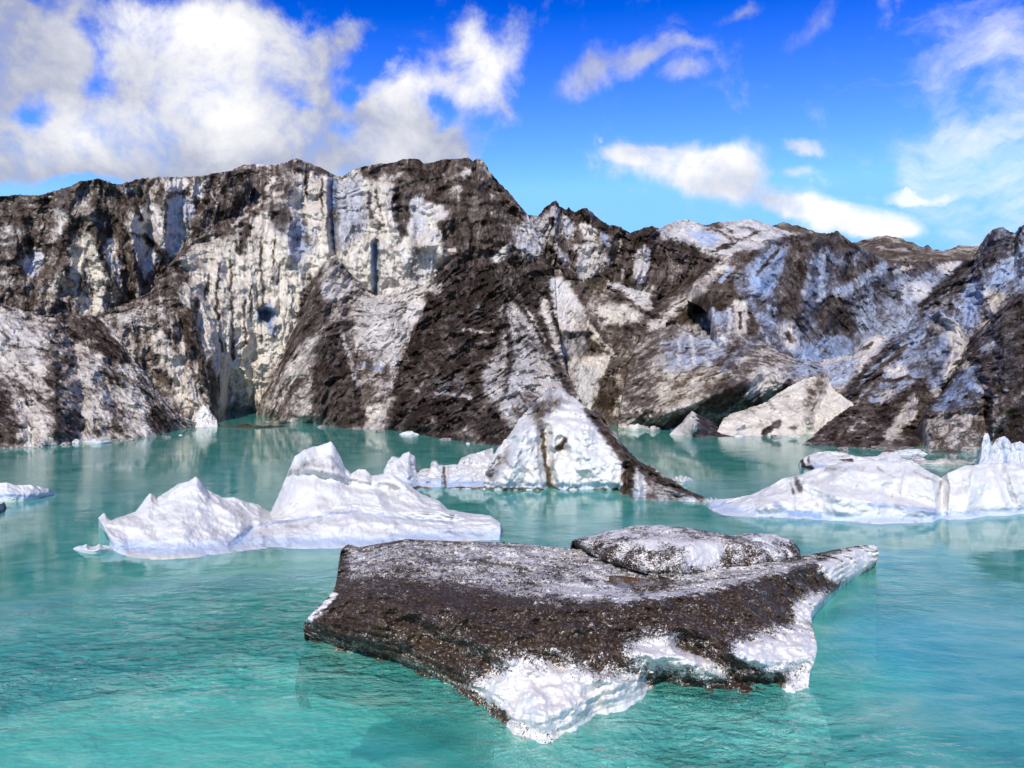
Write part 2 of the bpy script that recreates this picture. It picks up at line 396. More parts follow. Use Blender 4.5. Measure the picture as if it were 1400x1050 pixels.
lg([(365, 258), (375, 245)], 5, .08); lg([(318, 308), (350, 284), (385, 262)], 4, .4); lg([(330, 295), (345, 270)], 3, .5); lg([(262, 318), (258, 335)], 4, .3)
pg([(265, 335), (310, 325), (350, 300), (372, 288), (368, 330), (330, 340), (290, 360), (262, 375), (248, 358)], .33, 0, .5, blur=3)
for q in ([(411, 240), (412, 265), (425, 300)], [(426, 238), (427, 290)], [(435, 243), (437, 300)], [(446, 245), (447, 320)]): lg(q, 4.5, .15, 0, .1)
lg([(418, 245), (420, 270)], 3, .8); lg([(440, 245), (441, 300)], 3, .75)
pg([(368, 278), (390, 273), (396, 300), (392, 325), (375, 320), (366, 300)], .85, .3, blur=3)
pg([(395, 300), (420, 300), (430, 340), (405, 360), (395, 355)], .35, .6, blur=4)  # bluish shade to the right of the rib, painted in
pg([(420, 270), (450, 310), (452, 345), (430, 345), (418, 300)], .1, 0, .2, blur=3)
lg([(340, 312), (331, 335), (328, 345)], 9, .85)
for q, wd in (([(360, 310), (355, 350), (360, 390), (358, 470)], 3), ([(376, 330), (372, 390)], 3), ([(315, 345), (318, 440), (320, 490)], 3.5), ([(385, 355), (380, 390)], 3), ([(345, 380), (343, 440)], 2.5), ([(300, 360), (296, 420), (305, 480)], 3), ([(287, 375), (280, 410)], 4), ([(335, 410), (336, 470)], 2.5)): lg(q, wd, .72, 0, .3)
pg([(330, 520), (350, 500), (356, 540), (345, 565), (325, 560)], .22, 0, .7)  # inlet slot, here and next line, painted paler to offset its shade
pg([(300, 540), (320, 535), (330, 565), (300, 570)], .15, 0, .6)
pg([(350, 425), (370, 412), (377, 430), (372, 440), (380, 460), (376, 462), (362, 440), (353, 438)], .3, 1., blur=2)  # cavity with its shadow streak running down right, painted as blue
pg([(462, 250), (495, 240), (505, 300), (490, 330), (460, 345)], .28, .35, blur=3)
pg([(450, 243), (462, 243), (459, 345), (454, 345)], .5, 1., blur=1)
pg([(490, 230), (545, 218), (575, 214), (620, 214), (668, 225), (724, 300), (700, 302), (660, 320), (620, 345), (604, 330), (600, 305), (570, 275), (545, 290), (540, 250), (500, 245)], .84, 0, .1, blur=4)
pg([(598, 300), (660, 300), (715, 296), (735, 330), (765, 385), (600, 430), (560, 440), (585, 395), (604, 360), (612, 335)], .88, blur=4); lg([(600, 338), (625, 345)], 4, .4); lg([(590, 395), (606, 388)], 5, .3)
pg([(520, 238), (550, 236), (552, 244), (522, 248)], .5, blur=2)
pg([(494, 250), (530, 255), (540, 300), (545, 325), (525, 325), (505, 290)], .2, 0, .3, blur=2)
lg([(515, 262), (522, 300)], 3, .7); lg([(505, 265), (508, 300)], 4, .65, .3)
pg([(538, 255), (560, 263), (560, 325), (547, 325), (538, 300)], .92, .2, blur=2)
pg([(562, 270), (580, 265), (583, 320), (562, 328)], .15, .3, blur=2)
pg([(582, 275), (600, 280), (615, 292), (612, 300), (590, 303), (583, 295)], .1, .1, blur=2)
pg([(585, 318), (600, 316), (606, 325), (590, 332)], .2, .2, blur=2)
pg([(628, 232), (640, 230), (645, 240), (635, 247)], .35, blur=2); pg([(618, 258), (632, 252), (630, 275), (624, 290)], .5, blur=2)
pg([(652, 216), (664, 220), (664, 234), (654, 232)], .75, 0, 1., blur=2)
pg([(482, 330), (545, 325), (602, 335), (600, 360), (580, 390), (560, 404), (520, 402), (484, 350)], .2, .05, .2, blur=2)
pg([(482, 330), (507, 325), (508, 402), (500, 402), (488, 350)], .12, 0, .5, blur=2)
pg([(508, 333), (518, 333), (516, 400), (510, 400)], .12, 1., blur=1)
pg([(560, 345), (600, 340), (590, 375), (565, 395), (558, 370)], .22, .25, blur=2)
# left spur
pg([(348, 562), (456, 349), (480, 372), (512, 405), (560, 440), (545, 500), (530, 590), (348, 572)], .62, blur=2)
pg([(456, 349), (438, 375), (420, 430), (400, 490), (375, 525), (395, 470), (415, 400), (440, 360)], .9, blur=2)
pg([(438, 375), (440, 395), (446, 430), (430, 460), (410, 465)], .87, blur=3)
pg([(440, 385), (462, 365), (478, 380), (487, 395), (470, 410), (450, 415), (442, 405)], .32, .1, blur=3)
pg([(483, 415), (510, 402), (560, 404), (590, 418), (560, 470), (548, 500), (520, 500), (490, 480), (483, 450)], .27, .1)
lg([(520, 410), (560, 410), (585, 420)], 4, .15, 0, .3)
pg([(395, 500), (420, 470), (430, 460), (425, 500), (400, 520), (390, 530)], .42)
for q in ([(395, 510), (425, 470)], [(385, 545), (415, 500)], [(375, 555), (400, 525)], [(405, 560), (428, 525)]): lg(q, 3, .25)
pg([(412, 530), (432, 515), (425, 575), (408, 575)], .35, 0, .2, blur=3)
pg([(435, 480), (465, 440), (480, 490), (490, 520), (500, 560), (500, 588), (450, 588), (430, 560), (430, 520)], .9)
pg([(485, 520), (500, 505), (520, 530), (525, 560), (510, 575), (500, 560)], .55, 0, .3, blur=3)
pg([(500, 558), (522, 556), (523, 570), (505, 575)], .15, 0, .4, blur=2)
lg([(468, 455), (485, 510), (495, 535)], 5, .35, .1)
lg([(495, 500), (525, 505)], 5, .7, .7)
# dark pyramid
pg([(604, 383), (705, 338), (757, 362), (772, 500), (800, 565), (690, 612), (528, 592), (545, 500), (580, 420)], .95, blur=2)
pg([(590, 392), (606, 385), (604, 400), (590, 400)], .3, blur=2)
pg([(700, 410), (720, 425), (750, 470), (762, 500), (800, 555), (760, 560), (735, 560), (720, 575), (700, 585), (685, 570), (665, 540), (660, 510), (685, 470), (690, 440), (680, 430)], .5, .1)
pg([(705, 470), (728, 470), (725, 530), (690, 575), (685, 550), (695, 510)], .24, .22); pg([(660, 510), (675, 490), (685, 520), (678, 550), (665, 540)], .26, .2, blur=3)
pg([(738, 500), (760, 510), (775, 545), (740, 540)], .18, .1)
lg([(690, 430), (700, 480), (690, 540)], 7, .78, .3); lg([(700, 495), (725, 470)], 4, .6, .3); lg([(745, 455), (755, 500)], 6, .7)
lg([(700, 395), (725, 430), (740, 450), (757, 480), (775, 525), (792, 556)], 10, .88)
lg([(720, 420), (745, 465)], 3, .35); lg([(708, 425), (738, 470)], 3, .4)
pg([(738, 402), (748, 408), (760, 450), (768, 480), (782, 520), (775, 510), (758, 475), (745, 440)], .1, 0, .35, blur=2)
pg([(590, 520), (615, 505), (640, 510), (645, 540), (620, 545), (590, 535)], .66, .2)
lg([(598, 538), (620, 540), (645, 545)], 4, .3, .1); lg([(640, 470), (675, 470)], 4, .6); lg([(650, 455), (680, 453)], 3, .45); lg([(635, 453), (648, 453)], 3, .4)
pg([(615, 597), (650, 578), (648, 603)], .7); lg([(570, 535), (585, 515)], 5, .7)
lg([(680, 350), (700, 335), (705, 330)], 6, .15, .1); pg([(672, 350), (700, 342), (694, 356), (676, 362)], .3, blur=2)
# hollow block beside the pyramid
pg([(757, 372), (800, 380), (900, 430), (900, 590), (800, 600), (770, 500)], .76, 0, .25, blur=2)
pg([(752, 380), (772, 382), (785, 400), (802, 430), (802, 456), (770, 458), (757, 420)], .03, .12, blur=2)
pg([(770, 457), (800, 452), (806, 480), (785, 493), (770, 487)], .45, .35, blur=2)  # shadow inside the cave, painted dark and bluish
pg([(780, 492), (800, 487), (834, 485), (830, 505), (820, 520)], .05, blur=2)
pg([(776, 495), (800, 498), (824, 512), (820, 535), (808, 565), (792, 550)], .14, .25, blur=3)
pg([(822, 515), (842, 520), (840, 555), (825, 562), (812, 548)], .96, 0, .3, blur=3)
lg([(803, 440), (815, 460), (840, 485)], 5, .25, 0, .5); lg([(808, 460), (830, 480)], 3, .4, 0, .5)
pg([(842, 545), (862, 540), (858, 570), (842, 575)], .25, 0, .5, blur=3); lg([(880, 540), (892, 575)], 5, .25, 0, .4)
pg([(845, 566), (900, 573), (898, 588), (845, 588)], .3, 0, .2, blur=2); lg([(840, 570), (870, 577), (900, 583)], 4, .9)
# back peaks
pg([(690, 270), (900, 270), (1010, 330), (1000, 385), (830, 395), (760, 372), (700, 350)], .8, blur=2)
pg([(720, 297), (740, 295), (745, 320), (742, 347), (715, 345), (698, 340), (705, 310)], .3, .35)
lg([(708, 335), (715, 310), (722, 303)], 3, .1); lg([(728, 310), (722, 335)], 3, .12)
pg([(745, 290), (763, 280), (766, 310), (755, 330), (775, 350), (784, 374), (765, 355), (750, 330), (740, 310)], .2, .2, blur=2)
lg([(754, 300), (757, 308)], 6, .8, .4); lg([(765, 290), (766, 325), (775, 345)], 3, .75)
pg([(768, 292), (783, 300), (787, 315), (777, 330), (768, 322)], .12, .3, blur=2)
pg([(790, 305), (805, 303), (818, 318), (810, 328), (800, 325), (795, 315)], .12, .05, blur=2)
pg([(785, 335), (815, 330), (835, 350), (836, 362), (815, 375), (795, 387), (788, 375), (792, 350)], .22, .12, blur=2)
pg([(783, 291), (800, 283), (828, 306), (847, 312), (847, 345), (832, 340), (820, 320), (805, 303), (787, 303)], .94, blur=2)
lg([(825, 320), (832, 335)], 6, .35, .6)
pg([(852, 335), (870, 318), (885, 310), (925, 303), (920, 320), (960, 330), (970, 350), (890, 362), (885, 382), (848, 388), (845, 360)], .94, blur=2)
pg([(868, 347), (882, 337), (890, 340), (890, 355), (880, 386), (868, 382)], .06, .1, blur=2)
lg([(850, 325), (846, 345)], 4, .4); lg([(852, 370), (851, 390)], 4, .5)
# snow dome behind
pg([(900, 300), (940, 297), (1060, 297), (1110, 320), (1060, 332), (1000, 365), (975, 350), (930, 332), (902, 326)], .2, .2, blur=2)
pg([(938, 316), (962, 316), (985, 325), (975, 338), (955, 330)], .04, .7, blur=2)
lg([(972, 346), (1005, 332), (1040, 316)], 3, .8); lg([(1000, 325), (1030, 330), (1065, 332)], 2.5, .6); lg([(960, 308), (990, 320), (1000, 330)], 3, .6); lg([(1010, 312), (1050, 316)], 3, .55, .3); lg([(985, 306), (1000, 318)], 3, .7)
pg([(945, 303), (985, 303), (990, 314), (965, 312)], .7, blur=2)
# broken middle ground
pg([(838, 392), (900, 400), (960, 355), (1000, 350), (1000, 378), (1070, 440), (1060, 480), (960, 470), (830, 450)], .9, 0, .1, blur=2)
pg([(825, 386), (845, 388), (890, 400), (891, 428), (875, 420), (850, 400)], .06, .1, blur=2)
pg([(798, 388), (825, 386), (830, 398), (805, 398)], .7, 0, 1., blur=2)
pg([(820, 420), (845, 412), (870, 420), (880, 440), (860, 445), (820, 447)], .25, 0, .4, blur=3)
pg([(880, 440), (900, 430), (930, 410), (950, 390), (980, 362), (1000, 348), (1015, 350), (960, 400), (920, 440), (890, 455)], .25, .05, .1)
pg([(1000, 350), (1010, 345), (1060, 340), (1055, 352), (1000, 378)], .85, blur=3)
pg([(905, 455), (950, 410), (1000, 390), (1005, 420), (960, 425), (945, 458)], .97, 0, .3, blur=3)
pg([(963, 428), (1003, 422), (1003, 456), (955, 462)], .38, .7, blur=3); lg([(975, 425), (976, 450)], 4, .2, .5); lg([(998, 425), (998, 450)], 4, .15, .3)
pg([(1004, 413), (1024, 413), (1022, 458), (1004, 458)], .1, 0, .3, blur=2); lg([(1013, 428), (1013, 448)], 4, .95)
pg([(1023, 408), (1038, 410), (1037, 467), (1023, 462)], .98, blur=2)
pg([(1039, 445), (1055, 450), (1053, 472), (1039, 466)], .12, .6, blur=2); pg([(1040, 420), (1049, 425), (1048, 440), (1041, 440)], .15, blur=1)
pg([(1046, 412), (1064, 420), (1066, 452), (1052, 450)], .6, 0, .5, blur=2)
pg([(1005, 383), (1020, 390), (1036, 405), (1025, 416), (1008, 400)], .38, 0, .5, blur=2)
# right bulge
pg([(845, 580), (870, 470), (925, 440), (1010, 452), (1060, 475), (1130, 500), (1100, 580), (905, 592)], .62, .1, .1, blur=2)
pg([(905, 465), (950, 458), (1000, 460), (995, 490), (950, 505), (915, 505)], .42, .6)
for q in ([(930, 465), (928, 500)], [(945, 460), (950, 500)], [(985, 460), (995, 466), (975, 478)], [(960, 490), (975, 500)]): lg(q, 4, .08, .2)
pg([(890, 515), (960, 505), (1000, 500), (1030, 482), (960, 548), (905, 562)], .5, 0, .7)
lg([(990, 505), (1025, 470), (1040, 462)], 12, .62, .5); lg([(985, 500), (1010, 470)], 4, .85, .4)
pg([(898, 586), (950, 555), (1020, 518), (1037, 508), (1022, 540), (1000, 558), (940, 572), (905, 592)], .84, 0, .3, blur=2)
pg([(1025, 510), (1040, 500), (1075, 503), (1072, 530), (1045, 550), (1018, 547)], .22, .1, blur=3)
pg([(1045, 480), (1075, 482), (1085, 500), (1050, 500)], .55, 0, .3, blur=3)
pg([(1015, 550), (1040, 545), (1045, 560), (1030, 565)], .85, blur=3)
pg([(1085, 495), (1130, 498), (1130, 515), (1075, 520)], .4, .6, blur=3)
# right wall: its blue shade is painted in as dark silt and blue
pg([(1000, 385), (1050, 330), (1145, 312), (1220, 352), (1345, 350), (1300, 425), (1250, 455), (1150, 500), (1060, 480)], .62, .75, blur=2)
pg([(1060, 330), (1115, 318), (1122, 345), (1105, 380), (1097, 420), (1092, 445), (1065, 430), (1062, 395), (1075, 360)], .9, .2)
pg([(1105, 318), (1145, 312), (1172, 335), (1160, 347), (1125, 335)], .87, 0, .3, blur=3)
pg([(1120, 405), (1150, 400), (1168, 425), (1170, 450), (1150, 465), (1122, 458), (1112, 430)], .92, .3, blur=6)
pg([(1145, 372), (1180, 360), (1195, 350), (1210, 362), (1170, 385), (1150, 392)], .8, .3, blur=4)
lg([(1150, 400), (1180, 382), (1212, 365)], 12, .36, .7); lg([(1210, 392), (1170, 420)], 6, .55, .5)
pg([(1230, 385), (1260, 383), (1280, 393), (1270, 412), (1238, 412)], .06, .25); lg([(1245, 395), (1240, 405)], 6, .3, .4)
lg([(1124, 345), (1126, 385), (1122, 410)], 7, .12, .4)
pg([(1105, 345), (1118, 350), (1108, 420), (1098, 420)], .5, .8, blur=4)
pg([(1080, 478), (1150, 458), (1168, 478), (1150, 496), (1085, 494)], .32, .9)
pg([(1167, 420), (1230, 412), (1262, 430), (1250, 455), (1180, 468), (1170, 440)], .42, .7)
pg([(1030, 362), (1060, 338), (1078, 340), (1055, 400), (1025, 402)], .26, .85, blur=3)
lg([(1035, 375), (1062, 345)], 4, .85, .4); lg([(985, 385), (1000, 370)], 4, .3, .8)
pg([(1063, 445), (1090, 440), (1092, 482), (1068, 476)], .14, .15, blur=3); lg([(1078, 455), (1082, 470)], 4, .7)
pg([(1212, 352), (1332, 350), (1332, 362), (1215, 374)], .82, .2, blur=2); pg([(1278, 362), (1332, 356), (1312, 374), (1285, 374)], .14, .1, blur=2); lg([(1225, 372), (1245, 366)], 5, .2)
# right tower: dark blue shade painted in the same way
pg([(1240, 475), (1265, 412), (1330, 355), (1365, 305), (1550, 295), (1550, 430), (1400, 405), (1325, 450), (1300, 500)], .62, .75, blur=2)
lg([(1262, 418), (1290, 392), (1325, 360)], 10, .92, .3); lg([(1275, 425), (1295, 410)], 7, .6, .2)
pg([(1330, 352), (1360, 310), (1386, 318), (1382, 345), (1350, 372), (1335, 382)], .8, .6)
pg([(1360, 370), (1386, 352), (1390, 375), (1372, 408), (1358, 395)], .24, .8, blur=3); pg([(1387, 330), (1398, 340), (1392, 370), (1385, 360)], .4, .6, blur=2)
pg([(1318, 400), (1340, 390), (1342, 440), (1325, 460), (1318, 450)], .28, .8, blur=3)
pg([(1343, 388), (1355, 398), (1378, 405), (1362, 432), (1350, 422)], .2, 0, .2, blur=2)
pg([(1298, 388), (1320, 380), (1312, 432), (1295, 425)], .82, .5, blur=3); lg([(1305, 412), (1318, 425)], 5, .3, .7)
# blue faced mass: painted blue shade, with the bright right edge left pale
pg([(1148, 552), (1195, 475), (1250, 448), (1285, 420), (1330, 470), (1300, 510), (1270, 545), (1200, 560)], .5, .8, blur=2)
pg([(1290, 433), (1312, 443), (1325, 470), (1312, 500), (1285, 522), (1272, 545), (1288, 505), (1302, 480)], .1, 0, .1, blur=2)
pg([(1268, 445), (1285, 426), (1292, 452), (1265, 475)], .7, .3, blur=3)
pg([(1240, 500), (1290, 490), (1285, 505), (1265, 515), (1240, 512)], .6, .8, blur=3)
pg([(1172, 478), (1190, 460), (1208, 458), (1216, 462), (1195, 490), (1172, 515)], .1, .05, blur=2); lg([(1180, 478), (1192, 472)], 4, .8)
for q in ([(1150, 550), (1185, 505), (1222, 468)], [(1165, 548), (1210, 500), (1240, 472)], [(1175, 555), (1205, 520)]): lg(q, 7, .85, .1)
pg([(1210, 503), (1232, 495), (1246, 512), (1215, 520)], .06, .1, blur=3); lg([(1210, 522), (1240, 517), (1265, 520)], 4, .9)
pg([(1125, 497), (1175, 488), (1165, 520), (1140, 535), (1130, 515)], .2, .6, blur=3); lg([(1125, 497), (1172, 487)], 4, .1)
# dark wedge slab, pale slab, boulders
pg([(1096, 612), (1163, 552), (1205, 552), (1258, 518), (1280, 545), (1275, 615)], .9, blur=1)
pg([(1200, 537), (1225, 525), (1222, 545), (1202, 552)], .3, .2, blur=2); pg([(1250, 535), (1256, 540), (1252, 572), (1225, 600), (1203, 612), (1218, 582)], .28, 0, .2, blur=2)
lg([(1255, 530), (1262, 560)], 5, .85)
lg([(1160, 590), (1175, 575), (1190, 585)], 3, .6); lg([(1170, 600), (1200, 595)], 3, .65)
g.m[..., 0] = np.where(g.m[..., 0] < .5, g.m[..., 0] * .74 + .13, g.m[..., 0])      # no face is quite clean
g2 = Survey(.18, .0, .3)          # the pale slab has a survey of its own
g2.poly([(1103, 522), (1133, 506), (1127, 535), (1108, 560), (1100, 585)], .55, 0, .5, blur=3); g2.line([(1045, 592), (1066, 578)], 7, .85); g2.line([(1010, 588), (1018, 584)], 5, .6, .4)
g2.poly([(1075, 585), (1090, 580), (1088, 590)], .7, blur=2); g2.line([(1120, 540), (1105, 575)], 3, .6, 0, .5); g2.line([(1050, 550), (1060, 560)], 5, .5)
g2.poly([(975, 570), (1000, 560), (1020, 565), (1010, 580)], .2)
g3 = Survey(.62, .1, .15)         # right boulders, navy shade painted on their right side
g3.poly([(1268, 562), (1310, 508), (1335, 500), (1345, 542), (1300, 562)], .55, 1., blur=2); g3.line([(1270, 560), (1310, 510)], 5, .8, .8)
g3.poly([(1322, 465), (1345, 440), (1400, 398), (1550, 390), (1550, 540), (1365, 545), (1335, 500)], .9, .35, blur=3)
g3.poly([(1332, 460), (1365, 440), (1362, 490), (1340, 490)], .7, .6); g3.line([(1340, 478), (1360, 470)], 4, .35, .5); g3.line([(1335, 530), (1350, 540)], 5, .15, .6)
g3.poly([(1370, 560), (1400, 530), (1550, 530), (1550, 615), (1360, 612)], .97, .4, blur=3); g3.line([(1345, 590), (1375, 560), (1400, 535)], 9, .7, 0, .3)
g3.poly([(1308, 580), (1325, 575), (1322, 592), (1310, 592)], .4); g3.line([(1345, 545), (1350, 575)], 6, .95)
#@END
glacier = bpy.data.objects.new('glacier', None); C.objects.link(glacier); glacier.location = (0, 0, 0)
tag(glacier, 'silt-streaked glacier front of black and white ice walls, ridges and peaks rising from the lagoon', 'glacier')
GL = dict(parent=glacier, mat=M_GLAC, res=1.)
def part(o, label): o['label'] = label; return o
#@LAYERS
part(loft('ice_wall', [
    [(-120, 470, 74), (60, 470, 74), (140, 460, 79), (250, 470, 90), (320, 480, 94)],
    [(-120, 360, 80), (60, 360, 79), (140, 370, 82), (200, 380, 87), (320, 330, 95)],
    [(-120, 262, 88), (0, 268, 86), (60, 266, 86), (95, 255, 86), (110, 248, 86), (135, 244, 86), (155, 251, 88), (165, 252, 88), (190, 245, 90), (215, 242, 92), (250, 242, 94), (275, 241, 95), (292, 237, 96), (340, 230, 97)]],
    g, ang=-8, sw=16, sl=110, relief=.022, streak=.42, seed=1, strokes=[([(95, 270), (90, 330), (88, 375)], .03, 22), ([(120, 290), (140, 350), (158, 395)], .03, 22), ([(178, 290), (180, 350), (192, 400)], .035, 22), ([(228, 255), (224, 300), (222, 330)], .03, 20), ([(20, 300), (15, 380)], .02, 25), ([(47, 365), (48, 362)], -.03, 22)], **GL), 'dark upper ice wall with pale scooped hollows')
part(loft('ice_cliff', [
    [(120, 560, 72), (200, 565, 70), (262, 580, 68.5), (285, 578, 70.5), (300, 570, 79), (310, 564, 86), (345, 562, 88), (352, 565, 85), (420, 570, 80), (500, 570, 80), (560, 560, 86), (740, 560, 88)],
    [(120, 455, 74), (180, 440, 73), (240, 430, 75), (280, 440, 79.5), (320, 450, 83.5), (350, 450, 85), (380, 440, 86), (420, 400, 90), (520, 420, 92), (600, 400, 92), (760, 420, 92)],
    [(120, 440, 75), (205, 403, 80), (245, 352, 87), (300, 340, 89.5), (350, 330, 92), (400, 320, 94), (440, 310, 95), (458, 300, 97), (480, 310, 94), (520, 330, 93), (570, 330, 92), (620, 330, 92), (680, 330, 90), (745, 345, 89)],
    [(120, 437, 76), (150, 425, 78), (205, 400, 83), (235, 357, 90), (250, 338, 95), (268, 310, 98), (285, 280, 100), (297, 260, 101), (305, 245, 103), (315, 235, 104), (330, 226, 105), (350, 224, 106), (375, 226, 106), (390, 222, 106), (405, 216, 106), (415, 220, 106), (440, 230, 106), (455, 238, 107), (467, 242, 108), (480, 234, 107), (492, 228, 106), (510, 225, 105), (540, 222, 104), (550, 218, 104), (560, 216, 104), (573, 218, 104), (580, 224, 104), (590, 222, 103), (607, 218, 102), (625, 217, 102), (640, 216, 102), (647, 220, 102), (652, 217, 101), (660, 218, 101), (666, 228, 101), (672, 238, 100), (695, 262, 98), (710, 280, 96), (722, 295, 95), (735, 325, 94)]],
    g, ang=0, sw=12, sl=150, relief=.016, rib=.5, rough=1.3, sil_amp=.15, mids=.85, streak=.42, seed=2, under=2, strokes=[([(297, 262), (262, 330), (245, 352)], .02, 18), ([(245, 352), (255, 400), (272, 470), (287, 560)], .022, 26), ([(455, 240), (455, 300), (457, 348)], -.035, 8), ([(445, 245), (447, 345)], .012, 8), ([(393, 262), (394, 350)], .04, 16), ([(405, 217), (395, 262)], .02, 20),
        ([(513, 332), (513, 402)], -.03, 6), ([(549, 258), (551, 326)], -.018, 12), ([(527, 262), (545, 325)], .02, 10), ([(363, 428), (364, 434)], -.03, 13), ([(356, 418), (372, 420)], .03, 8), ([(590, 325), (600, 305), (612, 300)], .012, 14), ([(640, 230), (665, 300), (690, 330)], .02, 25), ([(570, 335), (600, 335), (603, 350)], .02, 12), ([(700, 290), (715, 320)], -.02, 8)], **GL), 'tall fluted cliff, yellow white below dark summits, around the inlet')
part(loft('ice_spur', [
    [(350, 566, 83), (375, 572, 76), (395, 577, 71), (425, 577, 71), (450, 582, 67), (475, 586, 64), (500, 586, 64), (530, 587, 63), (560, 588, 62.5), (620, 600, 60)],
    [(372, 510, 84), (410, 480, 78), (450, 480, 75), (500, 490, 74), (540, 490, 73), (610, 490, 73)],
    [(412, 425, 87), (430, 420, 84), (470, 420, 81), (510, 430, 80), (560, 430, 79), (620, 420, 80)],
    [(440, 365, 88), (452, 352, 88), (458, 349, 88), (470, 362, 87), (480, 375, 87), (495, 392, 86), (505, 401, 86), (515, 405, 86), (530, 402, 86), (550, 402, 85), (565, 398, 84), (580, 390, 84), (600, 372, 84), (625, 350, 84)]],
    g, ang=-32, sw=12, sl=70, relief=.018, seed=3, under=2, strokes=[([(458, 349), (442, 400), (440, 460), (435, 520), (430, 575)], .035, 30), ([(480, 420), (495, 500), (500, 580)], -.02, 14), ([(520, 405), (540, 470), (535, 580)], .02, 22)], **GL), 'dirty spur between the inlet and the dark pyramid')
part(loft('ice_pyramid', [
    [(528, 586, 64), (560, 590, 60), (600, 598, 56), (640, 604, 53), (662, 608, 51), (720, 612, 48), (800, 610, 48)],
    [(537, 545, 67), (600, 550, 62), (660, 550, 58), (720, 545, 54), (799, 562, 52)],
    [(552, 490, 72), (620, 490, 69), (680, 490, 66), (730, 490, 62), (772, 500, 60)],
    [(580, 420, 79), (640, 420, 76), (700, 420, 73), (740, 420, 70), (761, 425, 69)],
    [(604, 385, 82), (620, 367, 81), (650, 354, 80), (680, 350, 79), (695, 348, 78), (705, 343, 77), (713, 349, 77), (722, 345, 76), (735, 348, 76), (757, 366, 75)]],
    g, ang=18, sw=15, sl=80, relief=.022, rough=1.3, seed=4, under=2, streak=.36, back=10, drop=6, strokes=[([(705, 345), (725, 420), (750, 470), (792, 555)], .02, 26), ([(705, 345), (640, 440), (600, 520), (560, 590)], .015, 40), ([(690, 430), (698, 490), (685, 550)], -.012, 14), ([(598, 540), (645, 547)], .01, 8)], **GL), 'dark silt pyramid in the middle of the front')
part(loft('ice_slope', [
    [(-120, 620, 45.8), (0, 613, 48.7), (60, 610, 50), (100, 605, 52.4), (130, 601, 54.5), (200, 598, 56), (215, 596, 57.3), (240, 588, 62.5), (262, 584, 65.5), (275, 582, 67)],
    [(-120, 510, 57), (60, 520, 57), (140, 515, 60), (200, 545, 62), (250, 570, 66), (275, 580, 67)],
    [(-120, 410, 66), (0, 416, 65), (20, 421, 65), (60, 432, 66), (100, 430, 67), (140, 433, 69), (150, 443, 68), (165, 463, 67), (185, 495, 66), (210, 526, 66), (235, 558, 66), (262, 580, 66), (275, 581, 67.5)]],
    g, ang=48, sw=11, sl=60, relief=.016, seed=5, under=2, back=9, drop=6, streak=.5, strokes=[([(60, 435), (75, 500), (75, 600)], .02, 30), ([(100, 470), (112, 540), (112, 600)], -.015, 14), ([(140, 520), (180, 570)], -.015, 14), ([(0, 530), (25, 600)], .012, 20)], **GL), 'near slope of pinkish white and black streaked ice')
part(loft('ice_block', [
    [(770, 612, 75), (800, 602, 74), (850, 584, 66), (890, 585, 65), (915, 585, 65)],
    [(765, 540, 78), (790, 540, 76), (820, 540, 74), (850, 545, 72), (915, 560, 70)],
    [(755, 450, 84), (780, 460, 84), (800, 455, 82), (825, 470, 80), (850, 480, 79), (910, 480, 80)],
    [(745, 372, 90), (765, 368, 90), (775, 383, 89), (795, 385, 89), (815, 388, 89), (840, 400, 88), (865, 415, 87), (880, 430, 86), (910, 440, 86)]],
    g, ang=-25, sw=12, sl=60, relief=.014, seed=6, under=2, back=8, drop=5, strokes=[([(785, 462), (788, 480)], -.025, 18), ([(776, 453), (802, 452)], .012, 9), ([(800, 430), (830, 480), (845, 540)], .012, 16), ([(830, 520), (832, 560)], -.012, 14), ([(855, 530), (855, 575)], .02, 12)], **GL), 'pale ice block with a dark hollow beside the pyramid')
part(loft('ice_peak', [
    [(680, 430, 95), (760, 420, 96), (800, 420, 97), (860, 430, 97), (900, 440, 97), (960, 450, 92), (1010, 440, 92)],
    [(690, 350, 98), (760, 345, 101), (800, 350, 102), (850, 365, 101), (900, 380, 100), (950, 390, 99), (1015, 395, 98)],
    [(690, 305, 100), (715, 300, 102), (722, 294, 103), (735, 296, 105), (745, 284, 106), (753, 277, 106), (760, 274, 106), (764, 281, 106), (772, 287, 106), (777, 284, 107), (785, 291, 108), (795, 285, 108), (802, 284, 108), (815, 296, 108), (828, 306, 108), (840, 308, 109), (850, 312, 110), (862, 319, 110), (880, 312, 110), (893, 309, 110), (905, 312, 110), (915, 322, 110), (940, 328, 110), (965, 335, 110), (985, 348, 108), (1020, 352, 108)]],
    g, ang=-12, sw=11, sl=70, relief=.02, rib=.8, seed=7, back=10, drop=6, strokes=[([(760, 275), (757, 320), (780, 372)], .03, 14), ([(766, 290), (768, 330), (782, 372)], -.02, 7), ([(800, 285), (830, 345)], .02, 14), ([(893, 310), (880, 350), (868, 385)], .03, 14), ([(845, 330), (842, 370)], -.03, 10)], **GL), 'white fluted ice towers behind the hollow block')
part(loft('ice_dome', [
    [(870, 400, 110), (960, 400, 106), (1010, 390, 104), (1120, 390, 108)],
    [(885, 345, 114), (950, 340, 113), (1010, 345, 112), (1115, 350, 116)],
    [(895, 322, 118), (902, 314, 119), (912, 307, 120), (925, 303, 120), (937, 300, 120), (950, 304, 120), (965, 308, 121), (985, 304, 122), (1010, 302, 123), (1025, 300, 123), (1042, 304, 124), (1060, 311, 124), (1085, 320, 124), (1115, 332, 124)]],
    g, ang=65, sw=10, sl=60, relief=.010, seed=8, back=25, drop=5, **GL), 'snow streaked dome on the skyline')
